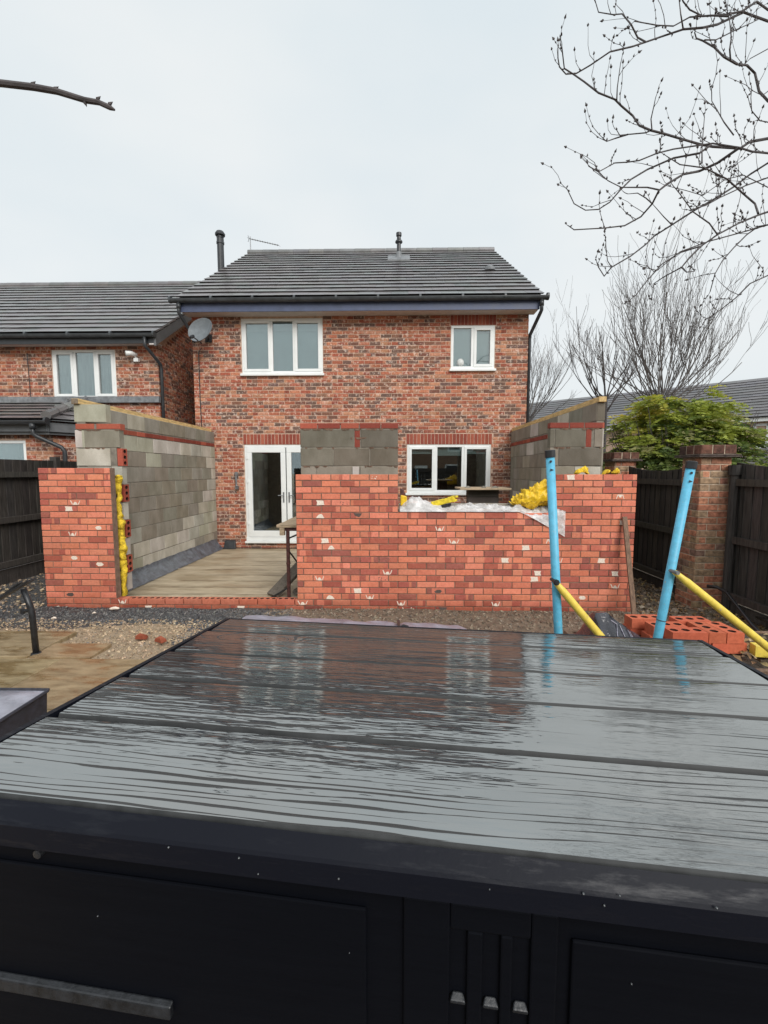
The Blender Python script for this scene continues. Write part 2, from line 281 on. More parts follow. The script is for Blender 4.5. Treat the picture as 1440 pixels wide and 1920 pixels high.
class MB:
    def __init__(s): s.v = []; s.f = []; s.mi = []; s.c = []
    def poly(s, pts, m=0, c=(1, 1, 1)):
        i = len(s.v); s.v += [tuple(p) for p in pts]; s.f.append(tuple(range(i, i + len(pts)))); s.mi.append(m); s.c.append(c)
    def idx(s, verts, faces, m=0, c=(1, 1, 1)):
        i = len(s.v); s.v += [tuple(p) for p in verts]
        for f in faces: s.f.append(tuple(i + k for k in f)); s.mi.append(m); s.c.append(c)
    def box(s, x0, x1, y0, y1, z0, z1, m=0, c=(1, 1, 1)):
        s.idx([(x0, y0, z0), (x1, y0, z0), (x1, y1, z0), (x0, y1, z0), (x0, y0, z1), (x1, y0, z1), (x1, y1, z1), (x0, y1, z1)],
              [(3, 2, 1, 0), (4, 5, 6, 7), (0, 1, 5, 4), (1, 2, 6, 5), (2, 3, 7, 6), (3, 0, 4, 7)], m, c)
    def hexa(s, p, m=0, c=(1, 1, 1)):   # 8 points, bottom ring then top ring
        s.idx(p, [(3, 2, 1, 0), (4, 5, 6, 7), (0, 1, 5, 4), (1, 2, 6, 5), (2, 3, 7, 6), (3, 0, 4, 7)], m, c)
    def bar(s, p, q, w, h, m=0, c=(1, 1, 1), up=(0, 0, 1)):
        p, q = Vector(p), Vector(q); d = (q - p).normalized(); u = Vector(up)
        if abs(d.dot(u)) > 0.98: u = Vector((0, 1, 0))
        a = d.cross(u).normalized() * w / 2; b = a.cross(d).normalized() * h / 2
        s.hexa([p - a - b, p + a - b, q + a - b, q - a - b, p - a + b, p + a + b, q + a + b, q - a + b], m, c)
    def tube(s, pts, rad, n=8, m=0, c=(1, 1, 1), caps=True):
        pts = [Vector(p) for p in pts]; k = len(pts)
        if not isinstance(rad, (list, tuple)): rad = [rad] * k
        prev = None; i0 = len(s.v)
        for i, p in enumerate(pts):
            d = (pts[min(i + 1, k - 1)] - pts[max(i - 1, 0)])
            d = d.normalized() if d.length > 1e-9 else Vector((0, 0, 1))
            if prev is None:
                u = Vector((0, 0, 1)) if abs(d.z) < 0.9 else Vector((1, 0, 0)); a = d.cross(u).normalized()
            else:
                a = (prev - d * prev.dot(d)); a = a.normalized() if a.length > 1e-6 else d.orthogonal().normalized()
            prev = a; b = d.cross(a)
            for j in range(n):
                th = 2 * math.pi * j / n; s.v.append(tuple(p + (a * math.cos(th) + b * math.sin(th)) * rad[i]))
        for i in range(k - 1):
            for j in range(n):
                jn = (j + 1) % n
                s.f.append((i0 + i * n + j, i0 + i * n + jn, i0 + (i + 1) * n + jn, i0 + (i + 1) * n + j)); s.mi.append(m); s.c.append(c)
        if caps:
            s.f.append(tuple(i0 + j for j in reversed(range(n)))); s.mi.append(m); s.c.append(c)
            s.f.append(tuple(i0 + (k - 1) * n + j for j in range(n))); s.mi.append(m); s.c.append(c)
    def grid(s, fn, nu, nv, m=0, c=(1, 1, 1)):
        vs = [fn(i / nu, j / nv) for j in range(nv + 1) for i in range(nu + 1)]
        fs = [(j * (nu + 1) + i, j * (nu + 1) + i + 1, (j + 1) * (nu + 1) + i + 1, (j + 1) * (nu + 1) + i) for j in range(nv) for i in range(nu)]
        s.idx(vs, fs, m, c)
    def add(s, mesh_tuple, mat4):
        v, f, mi, c = mesh_tuple; i = len(s.v)
        s.v += [tuple(mat4 @ Vector(p)) for p in v]
        s.f += [tuple(i + k for k in ff) for ff in f]; s.mi += mi; s.c += c
    def tup(s): return (s.v, s.f, s.mi, s.c)
    def mesh(s, name, mats, off=Vector((0, 0, 0)), smooth=False):
        me = bpy.data.meshes.new(name)
        me.from_pydata([(v[0] - off[0], v[1] - off[1], v[2] - off[2]) for v in s.v], [], s.f)
        for mm in mats: me.materials.append(M[mm] if isinstance(mm, str) else mm)
        me.polygons.foreach_set('material_index', s.mi)
        if any(c != (1, 1, 1) for c in s.c):
            at = me.color_attributes.new('tint', 'FLOAT_COLOR', 'CORNER'); arr = []
            for f, c in zip(s.f, s.c): arr += [c[0], c[1], c[2], 1.0] * len(f)
            at.data.foreach_set('color', arr)
        if smooth: me.polygons.foreach_set('use_smooth', [True] * len(s.f))
        me.update()
        return me
    def build(s, name, mats, parent=None, smooth=False, bevel=0.0, local=False):
        if isinstance(mats, str) or not isinstance(mats, (list, tuple)): mats = [mats]
        if local: loc = Vector((0, 0, 0)); off = loc
        else:
            xs = [v[0] for v in s.v]; ys = [v[1] for v in s.v]; zs = [v[2] for v in s.v]
            off = Vector(((min(xs) + max(xs)) / 2, (min(ys) + max(ys)) / 2, min(zs))); loc = off - woff(parent)
        o = bpy.data.objects.new(name, s.mesh(name, mats, off, smooth)); COL.objects.link(o)
        o.parent = parent; o.location = loc
        if bevel:
            bv = o.modifiers.new('bevel', 'BEVEL'); bv.width = bevel; bv.segments = 2; bv.limit_method = 'ANGLE'
        return o

def tag(o, label=None, cat=None, group=None, kind=None):
    if label: o['label'] = label
    if cat: o['category'] = cat
    if group: o['group'] = group
    if kind: o['kind'] = kind
    return o
def thing(name, loc, label, cat, group=None, rz=0.0):
    o = bpy.data.objects.new(name, None); COL.objects.link(o); o.location = loc; o.rotation_euler = (0, 0, rz)
    o.empty_display_size = 0.1
    return tag(o, label, cat, group)

# pixel of the 1440 x 1920 photograph -> point at depth Y (used for measuring real positions)
_F = Vector((-math.sin(YAW) * math.cos(PITCH), math.cos(YAW) * math.cos(PITCH), -math.sin(PITCH)))
_R = Vector((math.cos(YAW), math.sin(YAW), 0)); _U = _R.cross(_F)
def at(x, y, Y):
    d = _F + _R * ((x - 720) / 850.0) - _U * ((y - 960) / 850.0); return CAM + d * (Y / d.y)

# ------------------------------------------------------------------ pieces: bricks, blocks, tiles
def lay(L, rows, h, openings, bl=0.215, jt=0.010, offs=(0.0, 0.1125), minp=0.035):
    """rows: list of z; openings: (u0,u1,z0,z1). returns (u, z, length)"""
    out = []
    for k, z in enumerate(rows):
        iv = [(0.0, L)]
        for (a, b, z0, z1) in openings:
            if z + h * 0.5 > z0 and z + h * 0.5 < z1:
                nv = []
                for (p, q) in iv:
                    if b <= p or a >= q: nv.append((p, q)); continue
                    if a > p: nv.append((p, a - jt))
                    if b < q: nv.append((b + jt, q))
                iv = nv
        step = bl + jt; o = offs[k % len(offs)]
        for (p, q) in iv:
            j = math.floor((p - o) / step) - 1
            while True:
                u0 = o + j * step; u1 = u0 + bl; j += 1
                if u0 >= q: break
                a, b2 = max(u0, p), min(u1, q)
                if b2 - a >= minp: out.append((a, z, b2 - a))
    return out

def frame_wall(x, y, ang):
    c, s_ = math.cos(ang), math.sin(ang)
    return Matrix(((c, -s_, 0, x), (s_, c, 0, y), (0, 0, 1, 0), (0, 0, 0, 1)))

def place(parent, frames_items, variants, mats, name, limit=300, key=None, unit=0.215, rest_name=None, rng=rnd):
    """frames_items: list of (Matrix, [(u,v,len,variant index or None)])"""
    allp = []
    for Mx, items in frames_items:
        for it in items:
            vi = it[3] if len(it) > 3 and it[3] is not None else rng.randrange(len(variants))
            jit = Matrix.Rotation(rng.uniform(-0.006, 0.006), 4, 'Z') @ Matrix.Rotation(rng.uniform(-0.005, 0.005), 4, 'Y')
            m4 = Mx @ Matrix.Translation((it[0], rng.uniform(-0.0022, 0.0016), it[1])) @ jit @ Matrix.Diagonal((it[2] / unit, 1, 1, 1))
            allp.append((vi, m4))
    if key is None: key = lambda p: (p - CAM).length
    allp.sort(key=lambda e: key(e[1].translation))
    meshes = {}
    off = Matrix.Translation(-woff(parent))
    for vi, m4 in allp[:limit]:
        if vi not in meshes:
            mb = MB(); mb.v, mb.f, mb.mi, mb.c = variants[vi]; meshes[vi] = mb.mesh(name, mats)
        o = bpy.data.objects.new(name, meshes[vi]); COL.objects.link(o); o.parent = parent; o.matrix_local = off @ m4
    if len(allp) > limit:
        mb = MB()
        for vi, m4 in allp[limit:]: mb.add(variants[vi], m4)
        o = mb.build(rest_name or (name + 's'), mats, parent); o['kind'] = 'stuff'

def brick_piece(rng, L, H, D, segs, marks=(), ch=0.004, jit=0.0014):
    """front face on y=0 looking to -y; segs: [(x_end, colour)...] along the length"""
    mb = MB(); j = lambda: rng.uniform(-jit, jit)
    xs = [ch] + [e for e, _ in segs[:-1]] + [L - ch]
    zt = [H - ch + j() for _ in xs]; zb = [ch + j() for _ in xs]
    for i in range(len(segs)):
        c = segs[i][1]; a, b = xs[i], xs[i + 1]
        mb.poly([(a, 0, zb[i]), (b, 0, zb[i + 1]), (b, 0, zt[i + 1]), (a, 0, zt[i])], 0, c)
        A, B = (0 if i == 0 else a), (L if i == len(segs) - 1 else b)
        mb.poly([(a, 0, zt[i]), (b, 0, zt[i + 1]), (B, ch, H), (A, ch, H)], 0, c)
        mb.poly([(A, ch, 0), (B, ch, 0), (b, 0, zb[i + 1]), (a, 0, zb[i])], 0, c)
        mb.poly([(A, ch, H), (B, ch, H), (B, D, H), (A, D, H)], 0, c)
    c0, c1 = segs[0][1], segs[-1][1]
    mb.poly([(0, ch, 0), (xs[0], 0, zb[0]), (xs[0], 0, zt[0]), (0, ch, H)], 0, c0)
    mb.poly([(xs[-1], 0, zb[-1]), (L, ch, 0), (L, ch, H), (xs[-1], 0, zt[-1])], 0, c1)
    mb.poly([(0, D, 0), (0, ch, 0), (0, ch, H), (0, D, H)], 0, c0)
    mb.poly([(L, ch, 0), (L, D, 0), (L, D, H), (L, ch, H)], 0, c1)
    for (mi, pts) in marks: mb.poly([(p[0], -0.0007, p[1]) for p in pts], mi)
    return mb.tup()

def shade(c, rng, a=0.12):
    k = 1 + rng.uniform(-a, a); return tuple(max(0.0, x * k * (1 + rng.uniform(-0.04, 0.04))) for x in c)

# house bricks
HB = [(0.42, 0.165, 0.10), (0.48, 0.20, 0.125), (0.37, 0.125, 0.08), (0.50, 0.25, 0.16), (0.33, 0.11, 0.075)]
HD = [(0.21, 0.105, 0.08), (0.25, 0.14, 0.10), (0.18, 0.115, 0.095)]
HP = [(0.50, 0.27, 0.18), (0.55, 0.34, 0.24)]
def house_variants(n, D=0.03, dark=0.28):
    r = random.Random(11); out = []
    for i in range(n):
        q = r.random(); nseg = r.choice([1, 1, 2, 2, 3]); cuts = sorted(r.uniform(0.04, 0.175) for _ in range(nseg - 1)) + [0.215]
        if q < dark: pal = HD + HD + HB[2:3]
        elif q < dark + 0.12: pal = HP + HB[:2]
        else: pal = HB + (HD if r.random() < 0.3 else [])
        out.append(brick_piece(r, 0.2135, 0.0625, D, [(min(e, 0.2135), shade(r.choice(pal), r)) for e in cuts], ch=0.004, jit=0.0022))
    return out
# new bricks: smooth orange, darker bands and cream or sooty daubs
NB = [(0.73, 0.255, 0.16), (0.77, 0.28, 0.18), (0.69, 0.235, 0.145)]
ND = [(0.52, 0.16, 0.11), (0.56, 0.175, 0.12), (0.45, 0.135, 0.10), (0.36, 0.13, 0.10)]
NP = [(0.62, 0.27, 0.18)]
def daub(r, mi):
    k = r.choice([0, 1, 1, 2, 2, 3, 3, 3, 4, 5, 5]); x = r.uniform(0.065, 0.14); w = r.uniform(0.038, 0.052); P = []
    if k == 0:   # half disc from the lower edge
        P = [(x + w * math.cos(a), 0.004 + 0.034 * math.sin(a) * r.uniform(0.85, 1.1)) for a in [math.pi * i / 9 for i in range(10)]]; return [(mi, P)]
    if k == 1:   # bowl from the upper edge
        return [(mi, [(x - w, 0.061), (x - w * 0.6, 0.03), (x - 0.3 * w, 0.016 + r.uniform(0, .012)), (x + 0.3 * w, 0.016), (x + w * 0.62, 0.03), (x + w, 0.061)][::1])]
    if k == 2:   # block
        return [(mi, [(x - w, 0.006), (x + w * 0.9, 0.006), (x + w * 0.75, 0.035), (x + w, 0.06), (x - w * 0.8, 0.06), (x - w * 0.9, 0.03)])]
    if k == 3:   # crown: a bowl and two thin arms
        c = [(mi, [(x - 0.6 * w, 0.06), (x - 0.25 * w, 0.026), (x + 0.2 * w, 0.024), (x + 0.6 * w, 0.06)])]
        c.append((mi, [(x - 1.2 * w, 0.008), (x - 1.0 * w, 0.008), (x - 0.6 * w, 0.052), (x - 0.8 * w, 0.06)]))
        c.append((mi, [(x + 1.0 * w, 0.008), (x + 1.2 * w, 0.008), (x + 0.8 * w, 0.06), (x + 0.6 * w, 0.052)])); return c
    if k == 4:   # scatter of flecks
        c = []
        for _ in range(7):
            a, b, q = x + r.uniform(-0.045, 0.045), r.uniform(0.012, 0.054), r.uniform(0.003, 0.008)
            c.append((mi, [(a - q, b), (a, b - q * .7), (a + q, b + q * .2), (a, b + q)]))
        return c
    return [(mi, [(x - w, 0.03), (x - 0.5 * w, 0.008), (x + 0.6 * w, 0.006), (x + w, 0.028), (x + 0.4 * w, 0.05), (x - 0.5 * w, 0.048)])]
def new_variants(n, D=0.1025):
    r = random.Random(23); out = []
    for i in range(n):
        q = r.random(); marks = ()
        if q < 0.58: segs = [(0.215, shade(r.choice(NB), r, 0.08))]
        elif q < 0.70: segs = [(0.215, shade(r.choice(ND), r, 0.1))]
        else:
            k = r.choice([2, 2, 3]); cuts = sorted(r.uniform(0.03, 0.185) for _ in range(k - 1)) + [0.215]
            st = r.randrange(2); segs = [(e, shade(r.choice(ND if (i2 + st) % 2 else NB), r, 0.1)) for i2, e in enumerate(cuts)]
        out.append(brick_piece(r, 0.215, 0.065, D, segs, marks, ch=0.003, jit=0.001))
    for i in range(34):
        dm_ = daub(r, 1 if i < 28 else 2); fl = r.random() < 0.5; ud = r.random() < 0.5
        dm_ = [(m_i, [((0.215 - x if fl else x) + r.uniform(-.003, .003), min(.063, max(.002, (0.065 - z if ud else z) + r.uniform(-.003, .003)))) for (x, z) in P_]) for (m_i, P_) in dm_]
        e = r.uniform(.06, .15); cs = [(0.215, shade(r.choice(NB), r, 0.1))] if r.random() < .55 else [(e, shade(r.choice(ND), r, .1)), (0.215, shade(r.choice(NB + ND), r, .1))]
        out.append(brick_piece(r, 0.215, 0.065, D, cs, dm_, ch=0.003, jit=0.001))
    return out
def plain_variants(cols, n, L, H, D, seed, a=0.15, ch=0.004, jit=0.0014):
    r = random.Random(seed); return [brick_piece(r, L, H, D, [(L, shade(r.choice(cols), r, a))], ch=ch, jit=jit) for _ in range(n)]

def backing(mb, Mx, L, z0, z1, openings, y=0.006, m=0):
    us = sorted(set([0.0, L] + [min(max(v, 0), L) for o in openings for v in o[:2]])); zs = sorted(set([z0, z1] + [min(max(v, z0), z1) for o in openings for v in o[2:4]]))
    for i in range(len(us) - 1):
        for k in range(len(zs) - 1):
            cu, cz = (us[i] + us[i + 1]) / 2, (zs[k] + zs[k + 1]) / 2
            if any(o[0] < cu < o[1] and o[2] < cz < o[3] for o in openings): continue
            mb.poly([Mx @ Vector(p) for p in ((us[i], y, zs[k]), (us[i + 1], y, zs[k]), (us[i + 1], y, zs[k + 1]), (us[i], y, zs[k + 1]))], m)
    for o in openings:      # reveals
        a, b, c, d = max(o[0], 0), min(o[1], L), max(o[2], z0), min(o[3], z1)
        for q in (((a, y, c), (a, y + 0.14, c), (a, y + 0.14, d), (a, y, d)), ((b, y + 0.14, c), (b, y, c), (b, y, d), (b, y + 0.14, d)),
                  ((a, y, d), (a, y + 0.14, d), (b, y + 0.14, d), (b, y, d)), ((a, y + 0.14, c), (a, y, c), (b, y, c), (b, y + 0.14, c))):
            mb.poly([Mx @ Vector(p) for p in q], m)

def perforated(L=0.215, W=0.1025, H=0.065, c=(0.56, 0.16, 0.085), holes=3, rh=0.030, flip=1.0):
    """brick lying flat, origin at its lower front left corner, three round holes through the top"""
    mb = MB(); n = 8
    for f in (((0, 0, 0), (L, 0, 0), (L, 0, H), (0, 0, H)), ((L, 0, 0), (L, W, 0), (L, W, H), (L, 0, H)), ((L, W, 0), (0, W, 0), (0, W, H), (L, W, H)),
              ((0, W, 0), (0, 0, 0), (0, 0, H), (0, W, H)), ((0, W, 0), (L, W, 0), (L, 0, 0), (0, 0, 0))): mb.poly(f, 0, c)
    for k in range(holes):
        x0, x1 = L * k / holes, L * (k + 1) / holes; cx, cy = (x0 + x1) / 2, W / 2
        outer = [(x1, cy), (x1, W), (cx, W), (x0, W), (x0, cy), (x0, 0), (cx, 0), (x1, 0)]
        rx = min(rh, (x1 - x0) * 0.34)
        inner = [(cx + rx * math.cos(math.pi * i / 4), cy + rh * flip * math.sin(math.pi * i / 4)) for i in range(8)]
        for i in range(8):
            j = (i + 1) % 8
            mb.poly([(*outer[i], H), (*outer[j], H), (*inner[j], H), (*inner[i], H)], 0, c)
            mb.poly([(*inner[i], H), (*inner[j], H), (*inner[j], H * 0.25), (*inner[i], H * 0.25)], 1, c)
        mb.poly([(p[0], p[1], H * 0.25) for p in inner], 1, c)
    return mb.tup()

# ------------------------------------------------------------------ ground
def gz(x, y):
    h = mnoise.fractal(Vector((x * 1.3, y * 1.3, 0.3)), 1.0, 2.0, 4) * 0.018 + mnoise.noise(Vector((x * 7, y * 7, 2.2))) * 0.010
    if y > 4.2 and x > -1.6: h += 0.016 * max(0, mnoise.noise(Vector((x * 4, y * 9, 5))))
    if x < -4.4: h += 0.16 * min(1, (-4.4 - x) / 0.5)
    if x > 2.9: h += 0.05 * min(1, (x - 2.9) / 0.4)
    return h - 0.005
mb = MB()
NX, NY = 150, 100; X0, X1, Y0, Y1 = -7.0, 7.0, -2.0, 9.6
def gfun(u, v):
    x = X0 + (X1 - X0) * u; y = Y0 + (Y1 - Y0) * v; e = min(u, 1 - u, v, 1 - v)
    z = gz(x, y) * min(1, e * 25)
    if -4.15 < x < 2.7 and y > 5.38: z = -0.06
    return (x, y, z)
mb.grid(gfun, NX, NY)
B = 300.0
for q in (((-B, -B, 0), (B, -B, 0), (B, Y0, 0), (-B, Y0, 0)), ((-B, Y1, 0), (B, Y1, 0), (B, B * 2, 0), (-B, B * 2, 0)), ((-B, Y0, 0), (X0, Y0, 0), (X0, Y1, 0), (-B, Y1, 0)), ((X1, Y0, 0), (B, Y0, 0), (B, Y1, 0), (X1, Y1, 0))): mb.poly(q)
tag(mb.build('ground', 'ground', local=True, smooth=True), kind='structure')

# wet paving slabs
patio = thing('patio', (-3.5, 3.0, 0), None, None); tag(patio, kind='structure')
pr = random.Random(5)
slabs = [(-3.22 - 1.0 * k - 0.985, -3.22 - 1.0 * k, 3.77, 4.40) for k in range(3)] + [(-3.20, -2.66, 3.77, 4.08)]
for row, (ya, yb) in enumerate(((2.92, 3.745), (2.08, 2.905), (1.2, 2.065))):
    slabs += [(-1.95 - 0.95 * k - 0.935 + 0.2 * row, -1.95 - 0.95 * k + 0.2 * row, ya, yb) for k in range(4)]
for (a, b, c, d) in slabs:
    m2 = MB(); z = 0.022 + pr.uniform(-0.004, 0.004); m2.hexa([(a, c, -0.05), (b, c, -0.05), (b, d, -0.05), (a, d, -0.05)] + [(x, y, z + pr.uniform(-0.003, 0.003)) for x, y in ((a, c), (b, c), (b, d), (a, d))], 0, shade((0.34, 0.26, 0.155), pr, 0.08))
    m2.build('paving_slab', 'paving', patio, bevel=0.006)

# extension floor, with the ridges the tamping beam left
fl = MB()
def ffun(u, v):
    x = -3.83 + 6.25 * u; y = 5.42 + 4.2 * v
    w = (y * 2.6 + 0.05 * math.sin(x * 2.1)) % 1.0
    z = -0.02 + 0.017 * max(0.0, 1 - abs(w - 0.5) * 12) * (0.6 + 0.4 * math.sin(x * 1.7 + y)) + 0.004 * mnoise.noise(Vector((x * 3, y * 3, 0)))
    return (x, y, z)
fl.grid(ffun, 40, 150)
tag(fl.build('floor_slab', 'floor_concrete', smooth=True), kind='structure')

# ------------------------------------------------------------------ windows and doors
def window(parent, Y, x0, x1, z0, z1, lights, sill=True, blind=None, fr=0.055, name='window', blind_h=None, sillname='sill'):
    """frame in the plane Y looking to -Y; lights: (xa, xb, opening sash?)"""
    f = MB(); ya, yb = Y + 0.012, Y + 0.075
    f.box(x0, x1, ya, yb, z1 - fr, z1); f.box(x0, x1, ya, yb, z0, z0 + fr)
    f.box(x0, x0 + fr, ya, yb, z0 + fr, z1 - fr); f.box(x1 - fr, x1, ya, yb, z0 + fr, z1 - fr)
    for i in range(len(lights) - 1):
        a, b = lights[i][1], lights[i + 1][0]; f.box(a, b, ya + 0.001, yb, z0 + fr, z1 - fr)
    w = f.build(name, 'white_upvc', parent, bevel=0.006)
    for (a, b, op) in lights:
        pa, pb, pc, pd = a, b, z0 + fr, z1 - fr
        if op:
            s = 0.045; g = MB(); ys = ya - 0.012
            a2, b2, c2, d2 = a - 0.012, b + 0.012, z0 + fr - 0.012, z1 - fr + 0.012
            g.box(a2, b2, ys, yb - 0.01, d2 - s - 0.01, d2); g.box(a2, b2, ys, yb - 0.01, c2, c2 + s + 0.01)
            g.box(a2, a2 + s + 0.01, ys, yb - 0.01, c2 + s + 0.01, d2 - s - 0.01); g.box(b2 - s - 0.01, b2, ys, yb - 0.01, c2 + s + 0.01, d2 - s - 0.01)
            g.build('sash', 'white_upvc', w, bevel=0.005)
            pa, pb, pc, pd = a2 + s, b2 - s, c2 + s, d2 - s
        p = MB(); p.box(pa, pb, Y + 0.04, Y + 0.046, pc, pd); p.build('pane', 'glass', w)
        if blind:
            q = MB(); bh = pc if blind_h is None else pd - blind_h * (1.35 if not op else 0.8)
            q.box(pa - 0.02, pb + 0.02, Y + 0.10, Y + 0.104, bh, pd + 0.03); q.build('blind', blind, w)
    if sill:
        s = MB(); s.box(x0 - 0.03, x1 + 0.03, Y - 0.055, Y + 0.06, z0 - 0.052, z0 - 0.002); s.build(sillname, 'white_upvc', w, bevel=0.008)
    return w

# ------------------------------------------------------------------ roofs
def tile_variants(cols, n, seed, w=0.330, ln=0.42, th=0.042):
    r = random.Random(seed); out = []
    for _ in range(n):
        mb = MB(); c = shade(r.choice(cols), r, 0.08); e = r.uniform(-0.0012, 0.0012)
        mb.hexa([(0, 0.075, 0.020), (w - 0.003, 0.075, 0.020), (w - 0.003, ln, 0), (0, ln, 0), (0, 0.004, 0.018 + th + e), (w - 0.003, 0.004, 0.018 + th - e), (w - 0.003, ln, 0.018 + th - ln * 0.07), (0, ln, 0.018 + th - ln * 0.07)], 0, c)
        out.append(mb.tup())
    return out
TILE = [(0.155, 0.153, 0.155), (0.17, 0.167, 0.168), (0.145, 0.144, 0.146), (0.16, 0.153, 0.151)]
TV = tile_variants(TILE, 16, 3)
def roof_tiles(parent, Mx, width, rows, gauge=0.345, w=0.330, limit=300, clip=None, variants=TV, wcut=None):
    items = []
    for k in range(rows):
        o = 0.0 if k % 2 == 0 else -w / 2; u = o
        while u < width - 0.02:
            a, b = max(u, 0), min(u + w, width)
            if clip: a, b = max(a, clip(k)[0]), min(b, clip(k)[1])
            if b - a > 0.05: items.append((a, k * gauge, b - a))
            u += w
    rr = random.Random(9)
    its = []
    off = Matrix.Translation(-woff(parent)); meshes = {}
    rest = MB()
    for i, (u, v, l) in enumerate(items):
        vi = rr.randrange(len(variants))
        m4 = Mx @ Matrix.Translation((u, v, rr.uniform(-0.0012, 0.0012))) @ Matrix.Rotation(rr.uniform(-0.003, 0.003), 4, 'Y') @ Matrix.Diagonal((l / w, 1, 1, 1))
        if i < limit:
            if vi not in meshes:
                mb = MB(); mb.v, mb.f, mb.mi, mb.c = variants[vi]; meshes[vi] = mb.mesh('roof_tile', ['roof_tile'])
            o = bpy.data.objects.new('roof_tile', meshes[vi]); COL.objects.link(o); o.parent = parent; o.matrix_local = off @ m4
        else: rest.add(variants[vi], m4)
    if rest.v: rest.build('upper_roof_tiles', 'roof_tile', parent)['kind'] = 'stuff'
def frame_slope(p, u, v):
    u = Vector(u).normalized(); v = Vector(v); v = (v - u * v.dot(u)).normalized(); n = u.cross(v)
    return Matrix(((u.x, v.x, n.x, p[0]), (u.y, v.y, n.y, p[1]), (u.z, v.z, n.z, p[2]), (0, 0, 0, 1)))

def gutter(parent, a, b, r=0.058, mat='gutter_grey', name='gutter'):
    a, b = Vector(a), Vector(b); d = (b - a).normalized(); s = d.cross(Vector((0, 0, 1))).normalized(); mb = MB(); n = 8
    def ring(p, rr): return [p + s * rr * math.cos(math.pi * i / n) - Vector((0, 0, 1)) * rr * math.sin(math.pi * i / n) for i in range(n + 1)]
    for rr in (r, r - 0.005):
        A, Bq = ring(a, rr), ring(b, rr)
        for i in range(n): mb.poly([A[i], A[i + 1], Bq[i + 1], Bq[i]])
    for p in (a, b): mb.poly(ring(p, r))
    for p in (a, b): mb.tube([p + s * r, p + s * r + d * 0.001], r * 0.05, 4)
    mb.bar(a + s * r, b + s * r, 0.012, 0.012); mb.bar(a - s * r, b - s * r, 0.012, 0.012)
    L = (b - a).length; k = int(L / 0.9) + 1
    for i in range(k + 1):
        p = a + d * L * i / k; mb.tube([p - d * 0.02, p + d * 0.02], [r + 0.006] * 2, 14)
    return mb.build(name, mat, parent)

# ------------------------------------------------------------------ the main house
H = 9.65; HX0, HX1 = -4.23, 2.735; WT = 4.93
house = thing('brick_house', (-0.75, H, 0), 'two storey detached red brick house with white windows and patio doors, behind the building work', 'house')
UL = (-3.20, -1.50, 3.68, 4.80); UR = (1.155, 2.055, 3.755, 4.63); LR = (0.26, 2.02, 1.19, 2.205); DR = (-3.20, -1.43, 0.175, 2.205)
ops = [(o[0] - HX0, o[1] - HX0, o[2] - (0.05 if o is not DR else 0), o[3]) for o in (UL, UR, LR, DR)]
sold = [(o[0] - HX0 - 0.02, o[1] - HX0 + 0.02, o[3], o[3] + 0.228) for o in (UR, LR, DR)] + [(UL[0] - HX0, UL[1] - HX0, UL[3], UL[3] + 0.2)]
Mx = frame_wall(HX0, H, 0); wall = MB(); LH = HX1 - HX0
backing(wall, Mx, LH, -0.06, WT, ops)
D2 = 18.4
wall.poly([(HX0 + .006, H, -.06), (HX0 + .006, D2, -.06), (HX0 + .006, D2, WT), (HX0 + .006, H, WT)]); wall.poly([(HX1 - .006, H, -.06), (HX1 - .006, D2, -.06), (HX1 - .006, D2, WT), (HX1 - .006, H, WT)])
wall.poly([(HX0, D2, -.06), (HX1, D2, -.06), (HX1, D2, WT), (HX0, D2, WT)])
for gx in (HX0 + .006, HX1 - .006): wall.poly([(gx, H, WT), (gx, D2, WT), (gx, 14.0, WT + 2.75)])
wall = wall.build('wall', 'mortar_house', house)
HV = house_variants(48)
rows = [-0.03 + 0.075 * k for k in range(66)]
items = lay(LH, rows, 0.065, ops + sold)
def side_items(L): return lay(L, rows, 0.065, [])
place(wall, [(Mx, items), (frame_wall(HX1, H, math.pi / 2), side_items(8.7))], HV, ['house_brick'], 'brick', 300,
      key=lambda p: (p - CAM).length + (100 if p.x > HX1 - 0.05 and p.y > H + 0.05 else 0) + (6 if p.z < 1.4 else 0), rest_name='wall_bricks')
# soldier courses over the openings
r_ = random.Random(4)
SV = plain_variants([(0.34, 0.10, 0.065), (0.38, 0.12, 0.075), (0.30, 0.085, 0.06)], 8, 0.065, 0.215, 0.03, 6, 0.1)
sit = []
for o in (UR, LR, DR):
    n = int(round((o[1] - o[0] + 0.04) / 0.0745)); st = (o[1] - o[0] + 0.04) / n
    sit += [(o[0] - HX0 - 0.02 + st * i + 0.005, o[3] + 0.006, 0.065) for i in range(n)]
place(wall, [(Mx, sit)], SV, ['new_brick'], 'soldier_brick', 300, unit=0.065)
# rooms behind the glass
room = MB()
def room_box(a, b, c, d, y0=H + 0.15, y1=H + 2.6):
    for q in (((a, y1, c), (b, y1, c), (b, y1, d), (a, y1, d)), ((a, y0, c), (a, y1, c), (a, y1, d), (a, y0, d)), ((b, y0, c), (b, y1, c), (b, y1, d), (b, y0, d)),
              ((a, y0, c), (b, y0, c), (b, y1, c), (a, y1, c)), ((a, y0, d), (b, y0, d), (b, y1, d), (a, y1, d))): room.poly(q)
room_box(-4.0, 2.6, 0.1, 2.4); room_box(-4.0, 2.6, 2.6, 4.9)
room.build('room_lining', 'interior', house)
window(house, H, *UL, [(-3.145, -2.60, True), (-2.545, -2.13, False), (-2.075, -1.555, True)], blind='blind')
window(house, H, *UR, [(1.21, 1.57, False), (1.64, 2.0, True)], blind='blind')
for (ua_, ub_, zt_b) in ((-3.14, -2.61, 4.73), (-2.54, -2.14, 4.73), (-2.07, -1.56, 4.73)):
    bq = MB(); bq.box(ua_, ub_, H + 0.088, H + 0.094, zt_b - 0.17, zt_b + 0.02); bq.build('blind_cassette', 'blind_pale', house)
